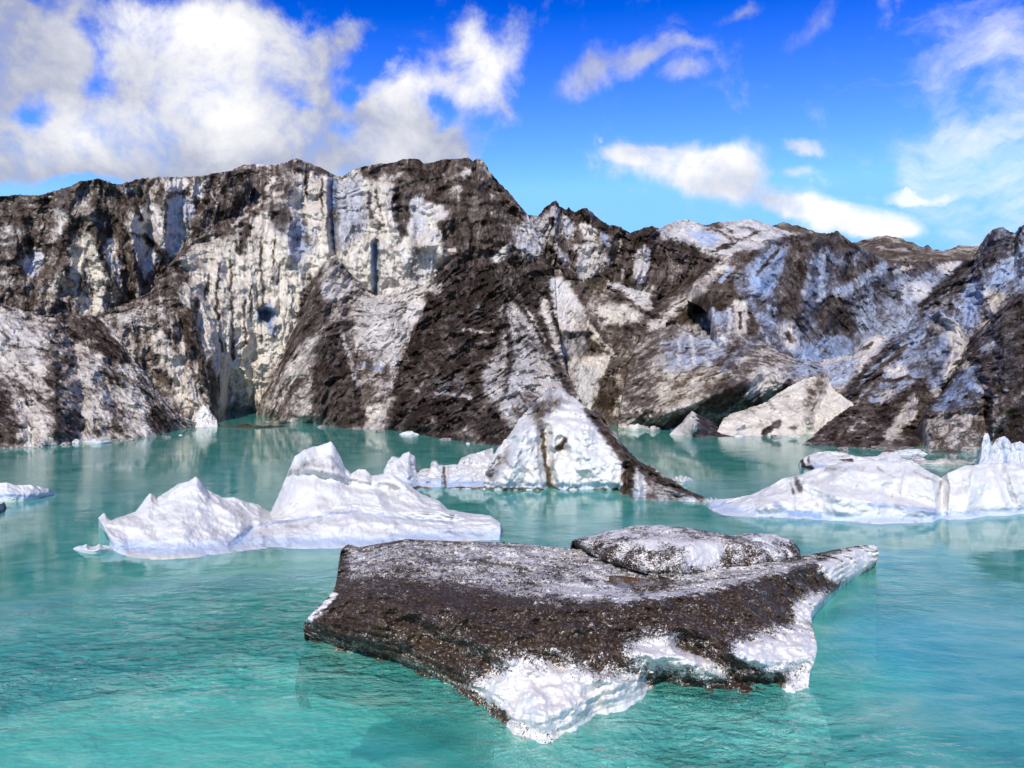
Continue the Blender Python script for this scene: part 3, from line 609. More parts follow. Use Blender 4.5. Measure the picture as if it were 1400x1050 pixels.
part(loft('ice_heap', [
    [(815, 480, 86), (900, 490, 84), (1000, 480, 82), (1080, 480, 82)],
    [(825, 430, 90), (900, 440, 88), (960, 430, 88), (1010, 430, 85), (1075, 445, 85)],
    [(830, 392, 95), (845, 388, 96), (870, 396, 96), (890, 402, 96), (900, 412, 95), (920, 398, 96), (950, 372, 97), (980, 358, 97), (1000, 372, 95), (1010, 383, 93), (1030, 405, 90), (1050, 410, 88), (1070, 430, 86), (1080, 445, 85)]],
    g, ang=-35, sw=13, sl=50, relief=.02, seed=9, back=8, drop=4, strokes=[([(890, 402), (891, 428)], .03, 10), ([(1013, 428), (1013, 448)], -.02, 5), ([(1030, 412), (1030, 465)], -.03, 8), ([(1047, 448), (1047, 470)], -.02, 7), ([(1005, 420), (1004, 458)], .03, 6), ([(1022, 415), (1021, 458)], .03, 5), ([(960, 430), (998, 450)], -.02, 20), ([(880, 440), (950, 400), (990, 360)], .014, 20), ([(1043, 412), (1060, 425), (1062, 455)], .03, 8)], **GL), 'dark broken heap with small pillars and arches')
part(loft('ice_face', [
    [(1000, 560, 66), (1060, 540, 70), (1150, 530, 84), (1250, 500, 100), (1360, 480, 116)],
    [(985, 480, 74), (1060, 480, 78), (1120, 470, 88), (1200, 455, 102), (1350, 430, 124)],
    [(970, 405, 82), (1040, 390, 86), (1100, 390, 94), (1200, 400, 109), (1360, 390, 130)],
    [(945, 390, 86), (960, 375, 87), (975, 366, 88), (1010, 345, 91), (1050, 328, 95), (1080, 321, 98), (1105, 319, 101), (1120, 318, 103), (1135, 320, 105), (1145, 315, 106), (1155, 325, 107), (1170, 335, 109), (1200, 350, 114), (1220, 358, 117), (1260, 357, 123), (1290, 358, 127), (1320, 356, 131), (1365, 350, 137)]],
    g, ang=-38, sw=22, sl=80, relief=.016, seed=10, back=20, drop=5, strokes=[([(1120, 318), (1110, 370), (1095, 430)], .03, 24), ([(1210, 365), (1170, 395), (1130, 440)], .02, 22), ([(1140, 430), (1160, 455)], -.03, 26), ([(1050, 330), (1030, 390)], .02, 20), ([(1250, 440), (1280, 390), (1300, 365)], .015, 20)], **GL), 'broad blue shaded face on the right')
part(loft('ice_bulge', [
    [(845, 588, 63), (880, 586, 65), (905, 588, 64), (950, 588, 66), (1000, 582, 68), (1040, 575, 70), (1140, 565, 72)],
    [(850, 550, 67), (895, 562, 63), (940, 548, 62.5), (1000, 532, 63.5), (1040, 518, 66), (1130, 535, 69)],
    [(860, 500, 74), (900, 500, 71), (950, 500, 70), (1000, 490, 70), (1040, 490, 71), (1130, 510, 73)],
    [(870, 470, 80), (890, 455, 81), (920, 443, 81), (940, 452, 81), (960, 460, 81), (990, 456, 81), (1010, 455, 81), (1030, 460, 80), (1050, 470, 79), (1080, 488, 78), (1140, 500, 77)]],
    g, ang=-58, sw=12, sl=60, relief=.016, seed=11, under=2, back=6, drop=3, strokes=[([(900, 570), (950, 550), (1035, 512)], .02, 10), ([(905, 588), (960, 570), (1010, 555)], -.015, 12), ([(1040, 470), (1075, 520), (1070, 560)], .02, 20)], **GL), 'grey and tan bulge undercut above the water')
part(loft('ice_tower', [
    [(1225, 475, 80), (1300, 480, 78), (1360, 480, 74), (1520, 480, 68)],
    [(1255, 425, 88), (1300, 405, 88), (1350, 400, 86), (1400, 400, 82), (1520, 400, 78)],
    [(1266, 410, 92), (1290, 388, 94), (1310, 370, 95), (1330, 354, 95), (1340, 335, 95), (1350, 320, 95), (1360, 313, 95), (1370, 310, 95), (1380, 316, 95), (1388, 319, 95), (1395, 310, 94), (1410, 300, 94), (1520, 300, 94)]],
    g, ang=-18, sw=14, sl=70, relief=.02, seed=12, back=12, drop=6, strokes=[([(1365, 312), (1345, 380), (1340, 440)], .03, 20), ([(1387, 320), (1385, 380)], -.02, 12), ([(1330, 355), (1270, 410)], .02, 16), ([(1345, 390), (1360, 430)], .03, 12)], **GL), 'blue dark ice tower at the right edge')
part(loft('ice_horn', [
    [(1120, 600, 60), (1200, 610, 56), (1270, 612, 54), (1310, 605, 54)],
    [(1122, 540, 68), (1200, 540, 65), (1240, 540, 63), (1285, 540, 62)],
    [(1125, 500, 76), (1185, 493, 74), (1230, 490, 71), (1270, 490, 69), (1316, 490, 68)],
    [(1120, 497, 80), (1165, 487, 80), (1180, 468, 79), (1195, 460, 79), (1215, 460, 79), (1230, 456, 79), (1250, 450, 79), (1265, 440, 79), (1280, 427, 79), (1285, 424, 79), (1295, 432, 78), (1310, 441, 77), (1322, 460, 76), (1327, 474, 75)]],
    g, ang=-35, sw=13, sl=60, relief=.016, seed=13, under=2, back=6, drop=4, strokes=[([(1285, 425), (1312, 445), (1318, 475), (1290, 515)], .04, 16), ([(1262, 480), (1270, 500)], -.03, 30), ([(1150, 550), (1222, 465)], .03, 10), ([(1195, 500), (1240, 468)], -.01, 8)], **GL), 'blue hollowed horn with a white right edge')
part(loft('pale_slab', [
    [(978, 595, 58), (1040, 596, 57.3), (1100, 594, 58.5), (1150, 590, 59.5)],
    [(985, 582, 59.5), (1040, 572, 60), (1100, 558, 61), (1160, 565, 61)],
    [(990, 573, 61), (1000, 566, 61.5), (1020, 560, 62), (1042, 553, 62.5), (1060, 541, 63.5), (1080, 528, 64.5), (1100, 518, 65), (1115, 514, 65.5), (1131, 509, 66), (1134, 522, 65), (1140, 534, 64), (1150, 540, 63), (1167, 553, 62)]],
    g2, ang=40, sw=16, sl=40, relief=.010, seed=14, under=2, back=3, drop=2.5, strokes=[([(1131, 510), (1108, 560), (1100, 594)], .015, 10)], **GL), 'pale cream slab leaning at the foot')
part(loft('dark_slab', [
    [(1097, 608, 51), (1140, 610, 50), (1190, 613, 48.7), (1230, 612, 49), (1278, 604, 51)],
    [(1110, 598, 53), (1150, 580, 55), (1200, 580, 55), (1240, 580, 55), (1276, 580, 55)],
    [(1122, 586, 55), (1140, 572, 57), (1163, 555, 59), (1180, 553, 60), (1205, 553, 60), (1230, 535, 62), (1255, 521, 63), (1268, 530, 62), (1276, 548, 60)]],
    g, ang=-35, sw=12, sl=40, relief=.016, seed=15, under=2, back=5, drop=4, strokes=[([(1258, 525), (1250, 570), (1210, 610)], .02, 12), ([(1163, 555), (1180, 610)], .02, 25), ([(1235, 590), (1262, 600)], -.03, 12)], **GL), 'black wedge slab at the right foot')
part(loft('ice_boulder', [
    [(1272, 613, 48.7), (1310, 615, 47.8), (1345, 612, 49), (1380, 610, 50), (1520, 610, 50)],
    [(1267, 560, 54), (1300, 563, 52.5), (1345, 552, 53), (1390, 550, 53), (1520, 545, 53)],
    [(1290, 535, 59), (1320, 507, 60), (1345, 500, 59), (1400, 500, 58), (1520, 490, 58)],
    [(1302, 518, 64), (1318, 482, 67), (1328, 460, 68), (1345, 445, 68), (1360, 430, 68), (1380, 410, 68), (1395, 402, 68), (1420, 395, 68), (1520, 395, 68)]],
    g3, ang=-20, sw=16, sl=50, relief=.018, seed=16, under=2, back=8, drop=5, strokes=[([(1268, 560), (1300, 562), (1345, 550)], .02, 10), ([(1348, 550), (1348, 600)], -.05, 10), ([(1400, 535), (1350, 590)], .03, 14), ([(1330, 500), (1345, 540)], -.03, 12), ([(1370, 430), (1375, 520)], .03, 18)], **GL), 'dark rounded boulders of dirty ice at the right edge')
gh = Survey(.72, 0, .5)
gh.poly([(1280, 340), (1310, 330), (1345, 332), (1345, 346), (1295, 348)], .45, 0, 1.); gh.line([(1200, 338), (1240, 345)], 3, .2); gh.line([(1200, 325), (1240, 332)], 5, .75, 0, 1.)
gh.line([(1180, 330), (1250, 342)], 4, .95); gh.line([(1250, 340), (1285, 345)], 4, .5, 0, .8)
hill = loft('hill', [
    [(1000, 380, 150), (1200, 380, 150), (1500, 380, 150)],
    [(1000, 345, 165), (1200, 350, 165), (1500, 352, 165)],
    [(1000, 320, 185), (1040, 311, 185), (1062, 307, 185), (1072, 303, 185), (1082, 307, 185), (1100, 310, 185), (1120, 322, 185), (1165, 333, 185), (1180, 329, 185), (1195, 325, 185), (1212, 322, 185), (1232, 326, 185), (1250, 333, 185), (1262, 339, 185), (1268, 335, 185), (1275, 341, 185), (1290, 343, 185), (1303, 340, 185), (1310, 336, 185), (1325, 337, 185), (1340, 336, 185), (1370, 340, 185), (1500, 338, 185)]],
    gh, M_HILL, ang=60, sw=14, sl=40, relief=.012, seed=17, back=80, drop=10)
hill['kind'] = 'structure'

# ------------------------------------------------------------------ the white pyramid foot that stands forward of the front
gf = Survey(.06, .03, 0)
gf.poly([(715, 560), (735, 545), (765, 500), (790, 545), (770, 560), (745, 570), (735, 595), (725, 575)], .3, .1)
gf.poly([(730, 548), (765, 545), (765, 557), (748, 566), (737, 592), (728, 572)], .66, blur=3)
gf.poly([(796, 558), (826, 566), (842, 598), (872, 622), (892, 638), (907, 650), (970, 682), (960, 686), (905, 667), (880, 652), (855, 642), (835, 612), (812, 580)], .93, blur=2)
gf.poly([(851, 640), (869, 640), (866, 690), (849, 675)], .92, 0, .4, blur=2); gf.poly([(868, 638), (878, 642), (882, 690), (870, 690)], .2, 0, .2, blur=2)
gf.poly([(881, 648), (905, 664), (945, 684), (940, 690), (884, 690)], .5, blur=2)
gf.line([(742, 590), (744, 625), (749, 640), (753, 668)], 5, .72, 0, .6); gf.line([(764, 614), (773, 600)], 7, .75, 0, .4); gf.line([(752, 645), (762, 625)], 5, .4)
gf.poly([(663, 648), (690, 618), (702, 604), (692, 632), (672, 662)], .55, .2, blur=3)
gf.line([(680, 625), (702, 640)], 4, .45); gf.line([(690, 650), (696, 660)], 3, .5); gf.line([(680, 660), (690, 664)], 3, .6)
gf.line([(660, 668.5), (850, 669)], 2.2, .85, 0, .5)
fin = loft('ice_pinnacle', [
    [(660, 668, 32.7), (700, 669, 32.5), (760, 669, 32.5), (845, 668, 32.7), (850, 677, 31.1), (862, 682, 30.2), (900, 683, 30), (940, 684, 29.9), (967, 685, 29.7)],
    [(666, 640, 33.4), (690, 630, 33.4), (720, 628, 33.2), (760, 625, 33.2), (810, 628, 33.2), (850, 640, 32.6), (880, 657, 31.6), (915, 669, 30.8), (968, 684, 30)],
    [(680, 614, 35), (705, 590, 34.8), (735, 585, 34.6), (770, 582, 34.6), (810, 585, 34.6), (835, 598, 34.4), (860, 622, 34), (895, 652, 32.5), (968, 683, 30.4)],
    [(690, 603, 36), (700, 592, 36.3), (709, 575, 36.9), (718, 564, 37.4), (728, 556, 38), (736, 545, 38.5), (744, 539, 38.9), (751, 529, 39.4), (758, 536, 39.3), (766, 526, 39.6), (772, 535, 39.3), (781, 541, 39), (790, 547, 38.5), (797, 555, 38), (806, 560, 37.5), (822, 567, 37), (843, 598, 36), (862, 621, 35), (885, 638, 34), (892, 637, 34), (905, 650, 33), (918, 655, 32.6), (935, 668, 31.6), (968, 682, 31)]],
    gf, M_SNOW, ang=12, sw=22, sl=60, relief=.016, rib=.35, rough=1.1, sil_amp=.22, mids=.7, crisp=.1, notch=.008, seed=21, under=2, back=4, drop=3, streak=.2, strokes=[([(740, 548), (720, 580), (700, 640), (690, 668)], .02, 20), ([(744, 590), (748, 640), (753, 668)], -.03, 12), ([(700, 605), (675, 650)], -.015, 10), ([(800, 560), (800, 620), (830, 668)], .02, 24), ([(825, 568), (860, 625), (910, 655), (960, 682)], .02, 14), ([(858, 640), (858, 690)], -.03, 9), ([(872, 640), (875, 690)], .02, 7), ([(768, 605), (772, 615)], -.02, 10)])
tag(fin, 'white ice pinnacle with a long brown tail, standing in water before the dark pyramid', 'ice pinnacle')

# ================================================================== FLOATING ICE
fl = Survey(.045, .05, 0)
f2 = Survey(.045, .05, 0)
WB = dict(notch=.006, mids=.85, crisp=.2, mat=M_SNOW, rib=.25, sils=.6, streak=.10, close=.3)
fl.line([(320, 745), (350, 720), (400, 712), (480, 700), (540, 708), (620, 715)], 3, .2, .5); fl.line([(600, 728), (640, 730), (665, 732)], 4, .3, .2); fl.line([(325, 700), (330, 706)], 4, .35)
fl.line([(405, 640), (440, 630)], 7, .28, .1); fl.line([(425, 635), (455, 640)], 5, .3); fl.line([(255, 690), (285, 700)], 5, .16, .2); fl.line([(395, 655), (430, 645), (470, 655)], 4, .22, .2); fl.line([(450, 625), (470, 645)], 4, .2, .2); fl.line([(175, 758), (215, 763), (270, 762)], 4, .16, 0, .9); fl.line([(560, 743), (640, 740)], 3, .2, 0, .5)
b1 = loft('iceberg', [
    [W(150, 745), W(157, 752), W(175, 761), W(210, 763), W(270, 761), W(300, 758), W(340, 752), W(380, 749), W(450, 749), W(520, 748), W(560, 743), W(640, 739), W(683, 738)],
    [(147, 728, 22.3), (175, 744, 22), (210, 736, 22.1), (250, 722, 22.5), (300, 728, 22.6), (340, 738, 22.7), (372, 716, 23.3), (410, 720, 23.3), (450, 707, 23.6), (480, 702, 23.8), (530, 706, 23.8), (570, 714, 23.8), (600, 720, 23.7), (640, 722, 23.6), (684, 724, 23.5)],
    [(140, 715, 23), (210, 705, 23.5), (270, 690, 23.7), (330, 703, 24.2), (372, 708, 25), (430, 690, 24.6), (500, 684, 24.9), (570, 695, 25), (620, 708, 24.6), (684, 716, 24)],
    [(135, 708, 24), (142, 701, 24), (150, 713, 24), (165, 707, 24.2), (185, 700, 24.4), (198, 683, 24.5), (205, 675, 24.5), (215, 681, 24.6), (230, 671, 24.7), (245, 661, 24.8), (258, 658, 24.8), (268, 652, 24.8), (275, 658, 24.8), (285, 671, 24.9), (305, 681, 25), (320, 680, 25), (335, 686, 25.2), (352, 690, 25.5), (370, 701, 26), (380, 680, 26.5), (388, 660, 26.5), (395, 644, 26.5), (403, 624, 26.5), (415, 615, 26.5), (430, 611, 26.5), (444, 607, 26.5), (452, 604, 26.5), (458, 611, 26.5), (464, 623, 26.5), (472, 640, 26.5), (480, 648, 26.5), (490, 641, 26.6), (500, 642, 26.6), (508, 651, 26.6), (530, 647, 26.5), (545, 654, 26.5), (560, 664, 26.4), (575, 675, 26.3), (600, 685, 26.2), (612, 697, 26), (640, 702, 25.6), (670, 705, 25), (680, 712, 24.6), (685, 716, 24.4)]],
    fl, ang=50, sw=40, sl=70, relief=.009, rough=.75, big=.014, seed=31, under=.6, back=2.2, drop=1.6, foot=.5, sil_amp=.14, strokes=[([(320, 748), (350, 722), (400, 713), (480, 700), (540, 708), (620, 714)], -.012, 9), ([(262, 660), (250, 700), (240, 760)], .012, 40), ([(205, 676), (200, 720)], .012, 22), ([(540, 655), (580, 690), (610, 700)], .015, 22), ([(370, 702), (375, 740)], -.015, 16), ([(393, 652), (430, 650), (480, 664), (540, 672)], -.02, 9), ([(420, 622), (430, 645)], .012, 14), ([(505, 650), (520, 690)], .012, 14), ([(600, 690), (640, 712), (675, 715)], .010, 10), ([(185, 705), (215, 730)], -.010, 10), ([(300, 690), (330, 715)], .012, 16)], **WB)
tag(b1, 'large white two-humped iceberg floating left of the dirty berg', 'iceberg')
f2.line([(1088, 655), (1095, 672)], 6, .55, .1); f2.line([(1082, 660), (1086, 676)], 3, .5); f2.line([(1286, 660), (1283, 678)], 4, .4, .2); f2.line([(1370, 650), (1385, 685)], 3, .14, .3)
f2.line([(1060, 690), (1080, 702), (1120, 705)], 6, .2, .6); f2.line([(1190, 690), (1280, 700)], 5, .15, .6); f2.line([(1130, 643), (1180, 640)], 6, .25, .1); f2.line([(1040, 708), (1190, 716)], 3, .3, .4)
f2.line([(1200, 640), (1225, 655)], 3, .3); f2.line([(1250, 645), (1280, 660)], 3, .35)
b2 = loft('iceberg', [
    [W(969, 695), W(990, 704), W(1040, 708), W(1060, 708), W(1100, 710), W(1160, 713), W(1200, 716), W(1260, 715), W(1285, 712), W(1330, 708), W(1400, 702), W(1500, 698)],
    [(970, 693, 28.2), (1040, 696, 26.7), (1100, 692, 26.6), (1160, 695, 26.1), (1230, 698, 26), (1285, 698, 26.4), (1340, 690, 26.9), (1500, 690, 27.8)],
    [(971, 690, 28.4), (1040, 686, 27.2), (1100, 672, 27.2), (1160, 664, 27), (1230, 668, 26.8), (1288, 682, 26.7), (1340, 664, 27.3), (1500, 664, 28.2)],
    [(970, 688, 28.6), (980, 683, 28.7), (1000, 682, 28.5), (1030, 676, 28.2), (1050, 666, 28.2), (1070, 655, 28.3), (1090, 651, 28.3), (1105, 645, 28.4), (1130, 637, 28.5), (1160, 632, 28.5), (1190, 629, 28.5), (1230, 631, 28.3), (1260, 639, 28), (1275, 647, 27.8), (1287, 654, 27.5), (1298, 646, 27.8), (1320, 637, 28.2), (1350, 634, 28.5), (1375, 634, 28.5), (1400, 640, 28.5), (1450, 648, 28.6), (1500, 678, 28.2)]],
    f2, ang=60, sw=40, sl=80, relief=.009, rough=.75, big=.014, seed=32, under=.6, back=3, drop=1.8, foot=.5, sil_amp=.14, strokes=[([(1100, 660), (1150, 680), (1220, 692), (1285, 702)], .014, 14), ([(1286, 652), (1288, 690), (1285, 712)], -.025, 10), ([(1075, 660), (1078, 700)], -.008, 10), ([(1190, 660), (1270, 690)], -.01, 10), ([(1365, 640), (1385, 690)], -.010, 9), ([(1150, 640), (1140, 690)], .010, 24), ([(1225, 640), (1215, 690)], -.008, 14), ([(1330, 645), (1320, 700)], .012, 20)], **WB)
tag(b2, 'long white iceberg lying at the right, pointed towards the brown tail of the pinnacle', 'iceberg')
f3 = Survey(.08, .1, 0)
f3.line([(560, 640), (565, 665)], 4, .2, .3); f3.line([(608, 640), (610, 668)], 3, .6, 0, .3); f3.line([(530, 667), (665, 668.5)], 2, .7, 0, .5); f3.line([(590, 645), (600, 655)], 3, .3)
b3 = loft('iceberg', [
    [W(522, 662), W(560, 668), W(610, 668), W(672, 668)],
    [(524, 650, 34), (560, 652, 34.2), (610, 653, 34.2), (674, 650, 34.6)],
    [(526, 642, 35), (530, 632, 35), (536, 624, 35.2), (545, 627, 35.2), (552, 620, 35.4), (559, 618, 35.4), (567, 624, 35.4), (571, 644, 35.2), (580, 641, 35.2), (588, 641, 35.2), (591, 630, 35.4), (597, 630, 35.4), (600, 636, 35.4), (612, 636, 35.4), (626, 635, 35.6), (631, 626, 36), (640, 622, 36.2), (650, 620, 36.5), (662, 616, 37), (674, 612, 38)]],
    f3, ang=5, sw=16, sl=50, relief=.016, seed=33, under=.6, back=1.6, drop=1.5, res=1., sil_amp=.15, strokes=[([(609, 637), (610, 668)], -.015, 6), ([(572, 645), (575, 668)], -.01, 8), ([(558, 620), (555, 668)], .012, 14)], **WB)
tag(b3, 'low jagged white berg against the left foot of the pinnacle', 'iceberg')
f4 = Survey(.12, .1, 0)
f4.line([(1095, 628), (1100, 640), (1110, 640)], 5, .8); f4.line([(1130, 626), (1160, 624)], 3, .3); f4.line([(1140, 632), (1165, 630)], 4, .75); f4.line([(1105, 624), (1107, 632)], 3, .6); f4.line([(1180, 618), (1222, 616)], 5, .7)
b4 = loft('ice_floe', [
    [W(1094, 638), W(1110, 642), W(1160, 641), W(1230, 640)],
    [(1094, 630, 40), (1104, 623, 40.6), (1118, 619, 41), (1130, 617, 41), (1150, 619, 41), (1165, 623, 40.6), (1180, 625, 40.4), (1200, 624, 40.6), (1212, 615, 41), (1222, 613, 41), (1232, 624, 40.5)]],
    f4, ang=70, sw=14, sl=40, relief=.012, seed=34, under=.6, back=2.5, drop=.9, res=1., sil_amp=.14, **WB)
tag(b4, 'small grubby ice floe behind the long right iceberg, below the black wedge slab', 'ice floe')
f5 = Survey(.1, .28, 0); f5.line([(1372, 605), (1376, 640)], 4, .3, .8)
b5 = loft('iceberg', [
    [W(1338, 644), W(1370, 646), W(1400, 646), W(1480, 646)],
    [(1340, 630, 38.5), (1370, 630, 38.7), (1400, 630, 38.7), (1480, 630, 38.7)],
    [(1341, 618, 39), (1343, 600, 39), (1346, 594, 39), (1350, 592, 39), (1353, 598, 39), (1356, 610, 39.2), (1362, 601, 39.4), (1367, 598, 39.4), (1373, 596, 39.4), (1378, 600, 39.4), (1382, 607, 39.4), (1388, 605, 39.4), (1394, 603, 39.4), (1402, 608, 39.4), (1430, 600, 39.5), (1480, 612, 39.5)]],
    f5, ang=3, sw=9, sl=40, relief=.012, rib=.4, rough=.7, seed=35, under=.6, back=1.8, drop=2, res=1.2, sil_amp=.10, sils=.6, streak=.1, close=.3, mat=M_SNOW)
tag(b5, 'spiky bluish berg rising behind the right iceberg at the picture edge', 'iceberg')
# flat floes and small pieces
def floe(px, py, w, h, label, cat='ice floe', s=None, z=.22, seed=1, name='ice_floe', mat=M_SNOW, jag=.5):
    k = np.linspace(-.5, .5, 13); r = random.Random(seed); D = 5500 / (py - 500)
    pf = [py - h * .32 * (1 - math.cos(a * math.pi)) for a in k]
    pt = [f - h * .85 * math.cos(a * math.pi) ** .7 * (1 - jag * r.random()) if abs(a) < .49 else f - .3 for a, f in zip(k, pf)]
    base = [W(px + a * w, f) for a, f in zip(k, pf)]
    mid = [(px + a * w, f - .45 * (f - t), 5500 / (f - 500) + .02) for a, f, t in zip(k, pf, pt)]
    top = [(px + a * w, t, 5500 / (f - 500) + .05 + z * 2 * math.cos(a * math.pi)) for a, f, t in zip(k, pf, pt)]
    o = loft(name, [base, mid, top], s or Survey(.1, .1, 0), mat, ang=70, sw=14, sl=40, relief=.006, seed=seed + 100, under=.5, back=.6, drop=.4, res=1.3, sil_amp=.08, sils=.6, streak=.15, close=.02, mids=.5)
    return tag(o, label, cat)
dirty = lambda d, w=.3: Survey(d, 0, w)
floe(1285, 637, 100, 13, 'flat grey striped floe between the boulders and the long right iceberg', s=dirty(.4), seed=3)
floe(1215, 614, 70, 7, 'thin dirty floe at the foot of the black wedge slab', s=dirty(.55), seed=4)
floe(1292, 619, 62, 7, 'thin brown floe lying against the foot of the dark boulders', s=dirty(.7), seed=5)
floe(345, 585, 96, 7, 'long thin brown floe lying across the mouth of the inlet', s=dirty(.85, .5), seed=6, jag=.8)
floe(378, 580, 40, 7, 'short ochre floe behind the right end of the long inlet floe', s=dirty(.6, 1.), seed=7)
floe(932, 662, 32, 15, 'small white ice chip showing behind the brown tail of the pinnacle', 'ice chunk', seed=8, jag=.35, name='ice_chunk')
floe(974, 690, 26, 13, 'small white ice lump at the very end of the brown tail', 'ice chunk', seed=9, name='ice_chunk')
floe(127, 756, 54, 17, 'small half-sunk white lump beside the left end of the two-humped iceberg', 'ice chunk', seed=10, name='ice_chunk')
floe(868, 589, 46, 13, 'small white growler left of the black and white wedge block', 'ice chunk', seed=11, name='ice_chunk', s=dirty(.15))
floe(892, 590, 26, 10, 'tiny pale growler between the white growler and the wedge block', 'ice chunk', seed=13, name='ice_chunk', s=dirty(.3))
floe(134, 607, 44, 9, 'pale blue sliver of ice at the foot of the streaked left slope', 'ice chunk', seed=12, name='ice_chunk')
fe = Survey(.05, .1, 0); fe.line([(-40, 676), (60, 680)], 3, .1, .8)
floe(10, 686, 138, 33, 'white slab floe cut by the left picture edge', s=fe, seed=14, jag=.25)
floe(-12, 704, 42, 34, 'small dirty lump in front of the white slab floe at the left edge', 'ice chunk', s=dirty(.45), seed=15, name='ice_chunk')
fc = Survey(.08, 0, .15)
cone = loft('ice_chunk', [[W(258, 583), W(275, 584), (297, 583, 66)], [(262, 574, 67), (280, 570, 66.8), (296, 574, 67.2)], [(270, 562, 68), (278, 554, 68), (285, 558, 68), (293, 570, 68)]], fc, M_SNOW, ang=10, sw=10, sl=30, relief=.012, seed=40, under=1, back=2, drop=2, res=1.5, sil_amp=.12, close=.3)
tag(cone, 'small white ice cone at the left side of the inlet mouth', 'ice chunk')
fw = Survey(.1, .1, 0); fw.poly([(952, 560), (1010, 590), (1005, 605), (945, 605), (955, 580)], .88, .6, blur=2)  # dark right side is shade painted into the survey
wedge = loft('ice_chunk', [[W(915, 594), W(945, 597), W(975, 597), W(1004, 597)], [(925, 584, 59), (950, 580, 57.5), (975, 586, 59), (1002, 594, 60)], [(930, 580, 61), (940, 568, 61), (946, 562, 61), (956, 568, 61), (970, 575, 61.5), (985, 586, 61), (1001, 594, 61)]], fw, M_GLAC, ang=20, sw=12, sl=30, relief=.010, seed=41, under=1, back=3, drop=2, res=1.5, sil_amp=.1, close=.3, strokes=[([(948, 562), (955, 598)], .02, 22)])
tag(wedge, 'wedge block, white on its left face and black on its right, at the waterline', 'ice chunk')

def lump(r, seed, sil, mat):
    import bmesh
    bm = bmesh.new(); bmesh.ops.create_icosphere(bm, subdivisions=4, radius=1.0)
    co_ = np.array([v.co[:] for v in bm.verts]); d_ = 1 + .55 * fbm(co_ * .9 + seed * 7.1, 3, seed) + .35 * ridged(co_ * 1.6 + seed, 3, seed + 3)
    for v, k_ in zip(bm.verts, d_): v.co = v.co * float(k_); v.co.z *= .55; v.co *= r
    me_ = bpy.data.meshes.new('brash_ice'); bm.to_mesh(me_); bm.free()
    for p in me_.polygons: p.use_smooth = True
    a_ = me_.attributes.new('silt', 'FLOAT_COLOR', 'POINT'); c_ = np.ones((len(me_.vertices), 4), np.float32); c_[:, :3] = sil; c_[:, 0] += .5 * fbm(co_ * 1.5, 3, seed + 9)
    a_.data.foreach_set('color', np.clip(c_, 0, 1).ravel()); me_.materials.append(mat)
    o_ = bpy.data.objects.new('brash_ice', me_); C.objects.link(o_); return o_
br = random.Random(12)
protos = [lump(1, 1, (.10, .15, 0), M_SNOW), lump(1, 2, (.42, .1, .1), M_GLAC), lump(1, 3, (.85, 0, .2), M_GLAC)]
LAB = ['small white brash ice fragment floating at the glacier foot', 'small grey streaked brash ice fragment floating at the glacier foot', 'small dark dirty brash ice fragment floating at the glacier foot']
used_ = [0, 0, 0]
spots = [(br.uniform(1120, 1345), br.uniform(616, 640), br.uniform(.12, .5)) for _ in range(26)] + [(x_, 613 - x_ * .075 + br.uniform(0, 3), br.uniform(.10, .32)) for x_ in (20, 52, 88, 104, 158, 176, 205, 228, 247)] + [(x_, y_, br.uniform(.12, .3)) for x_, y_ in ((405, 581), (440, 584), (520, 590), (560, 594), (610, 601), (640, 607), (920, 588), (1010, 597), (1060, 598), (1085, 597))]
for sx_, sy_, r_ in spots:
    kk = br.choice((0, 0, 1, 1, 2)); used_[kk] += 1
    o_ = protos[kk] if used_[kk] == 1 else protos[kk].copy()
    if used_[kk] > 1: C.objects.link(o_)
    X_, Y_, _ = P3(*W(sx_, sy_)); o_.location = (X_, Y_, r_ * .05); o_.rotation_euler = (0, 0, br.uniform(0, 6.28)); o_.scale = (r_ * br.uniform(1, 1.9), r_ * br.uniform(.7, 1.1), r_ * br.uniform(.7, 1.2))
    tag(o_, LAB[kk], 'brash ice', ('white', 'grey', 'dark')[kk] + ' brash ice along the glacier foot')
# ------------------------------------------------------------------ the dirty berg in the foreground
fb = Survey(1.02, 0, .2)
fb.poly([(380, 900), (420, 872), (560, 905), (700, 992), (745, 1009), (905, 935), (975, 952), (1105, 939), (1130, 815), (1230, 770), (1240, 1049), (380, 1049)], .10, .45, blur=3)
fb.poly([(395, 866), (425, 873), (500, 893), (560, 906), (640, 950), (682, 985), (670, 1049), (395, 1049)], 1.0, .6, blur=4)  # dark shadow in the water, painted onto the submerged left flank
fb.poly([(468, 745), (560, 735), (780, 742), (900, 790), (860, 812), (740, 822), (640, 805), (560, 792), (475, 790)], .66, blur=8)
fb.poly([(600, 745), (780, 745), (800, 775), (700, 775)], .52, blur=10)
fb.poly([(740, 800), (830, 790), (870, 812), (800, 822)], .38, blur=6); fb.poly([(830, 818), (960, 798), (1090, 768), (1120, 758), (1120, 768), (980, 808), (850, 826)], .4, blur=4)
fb.poly([(890, 780), (1000, 765), (1090, 760), (1050, 780), (930, 800)], .5, blur=5)
fb.poly([(640, 935), (700, 905), (760, 905), (830, 925), (910, 925), (885, 960), (800, 990), (760, 1014), (700, 996), (655, 960)], .05, 0, .1, blur=15)
fb.poly([(855, 888), (890, 868), (950, 885), (995, 912), (1000, 932), (930, 918), (870, 910)], .1, blur=12)
fb.poly([(1070, 865), (1100, 850), (1120, 870), (1125, 900), (1105, 915), (1060, 920), (1010, 906), (995, 882)], .05, blur=11)
fb.poly([(1085, 922), (1112, 912), (1110, 945), (1070, 945)], .2, blur=5)
fb.poly([(1115, 772), (1150, 755), (1195, 742), (1205, 762), (1165, 795), (1135, 795)], .07, blur=4)
fb.poly([(1085, 828), (1130, 805), (1120, 850), (1085, 852)], .15, blur=5)
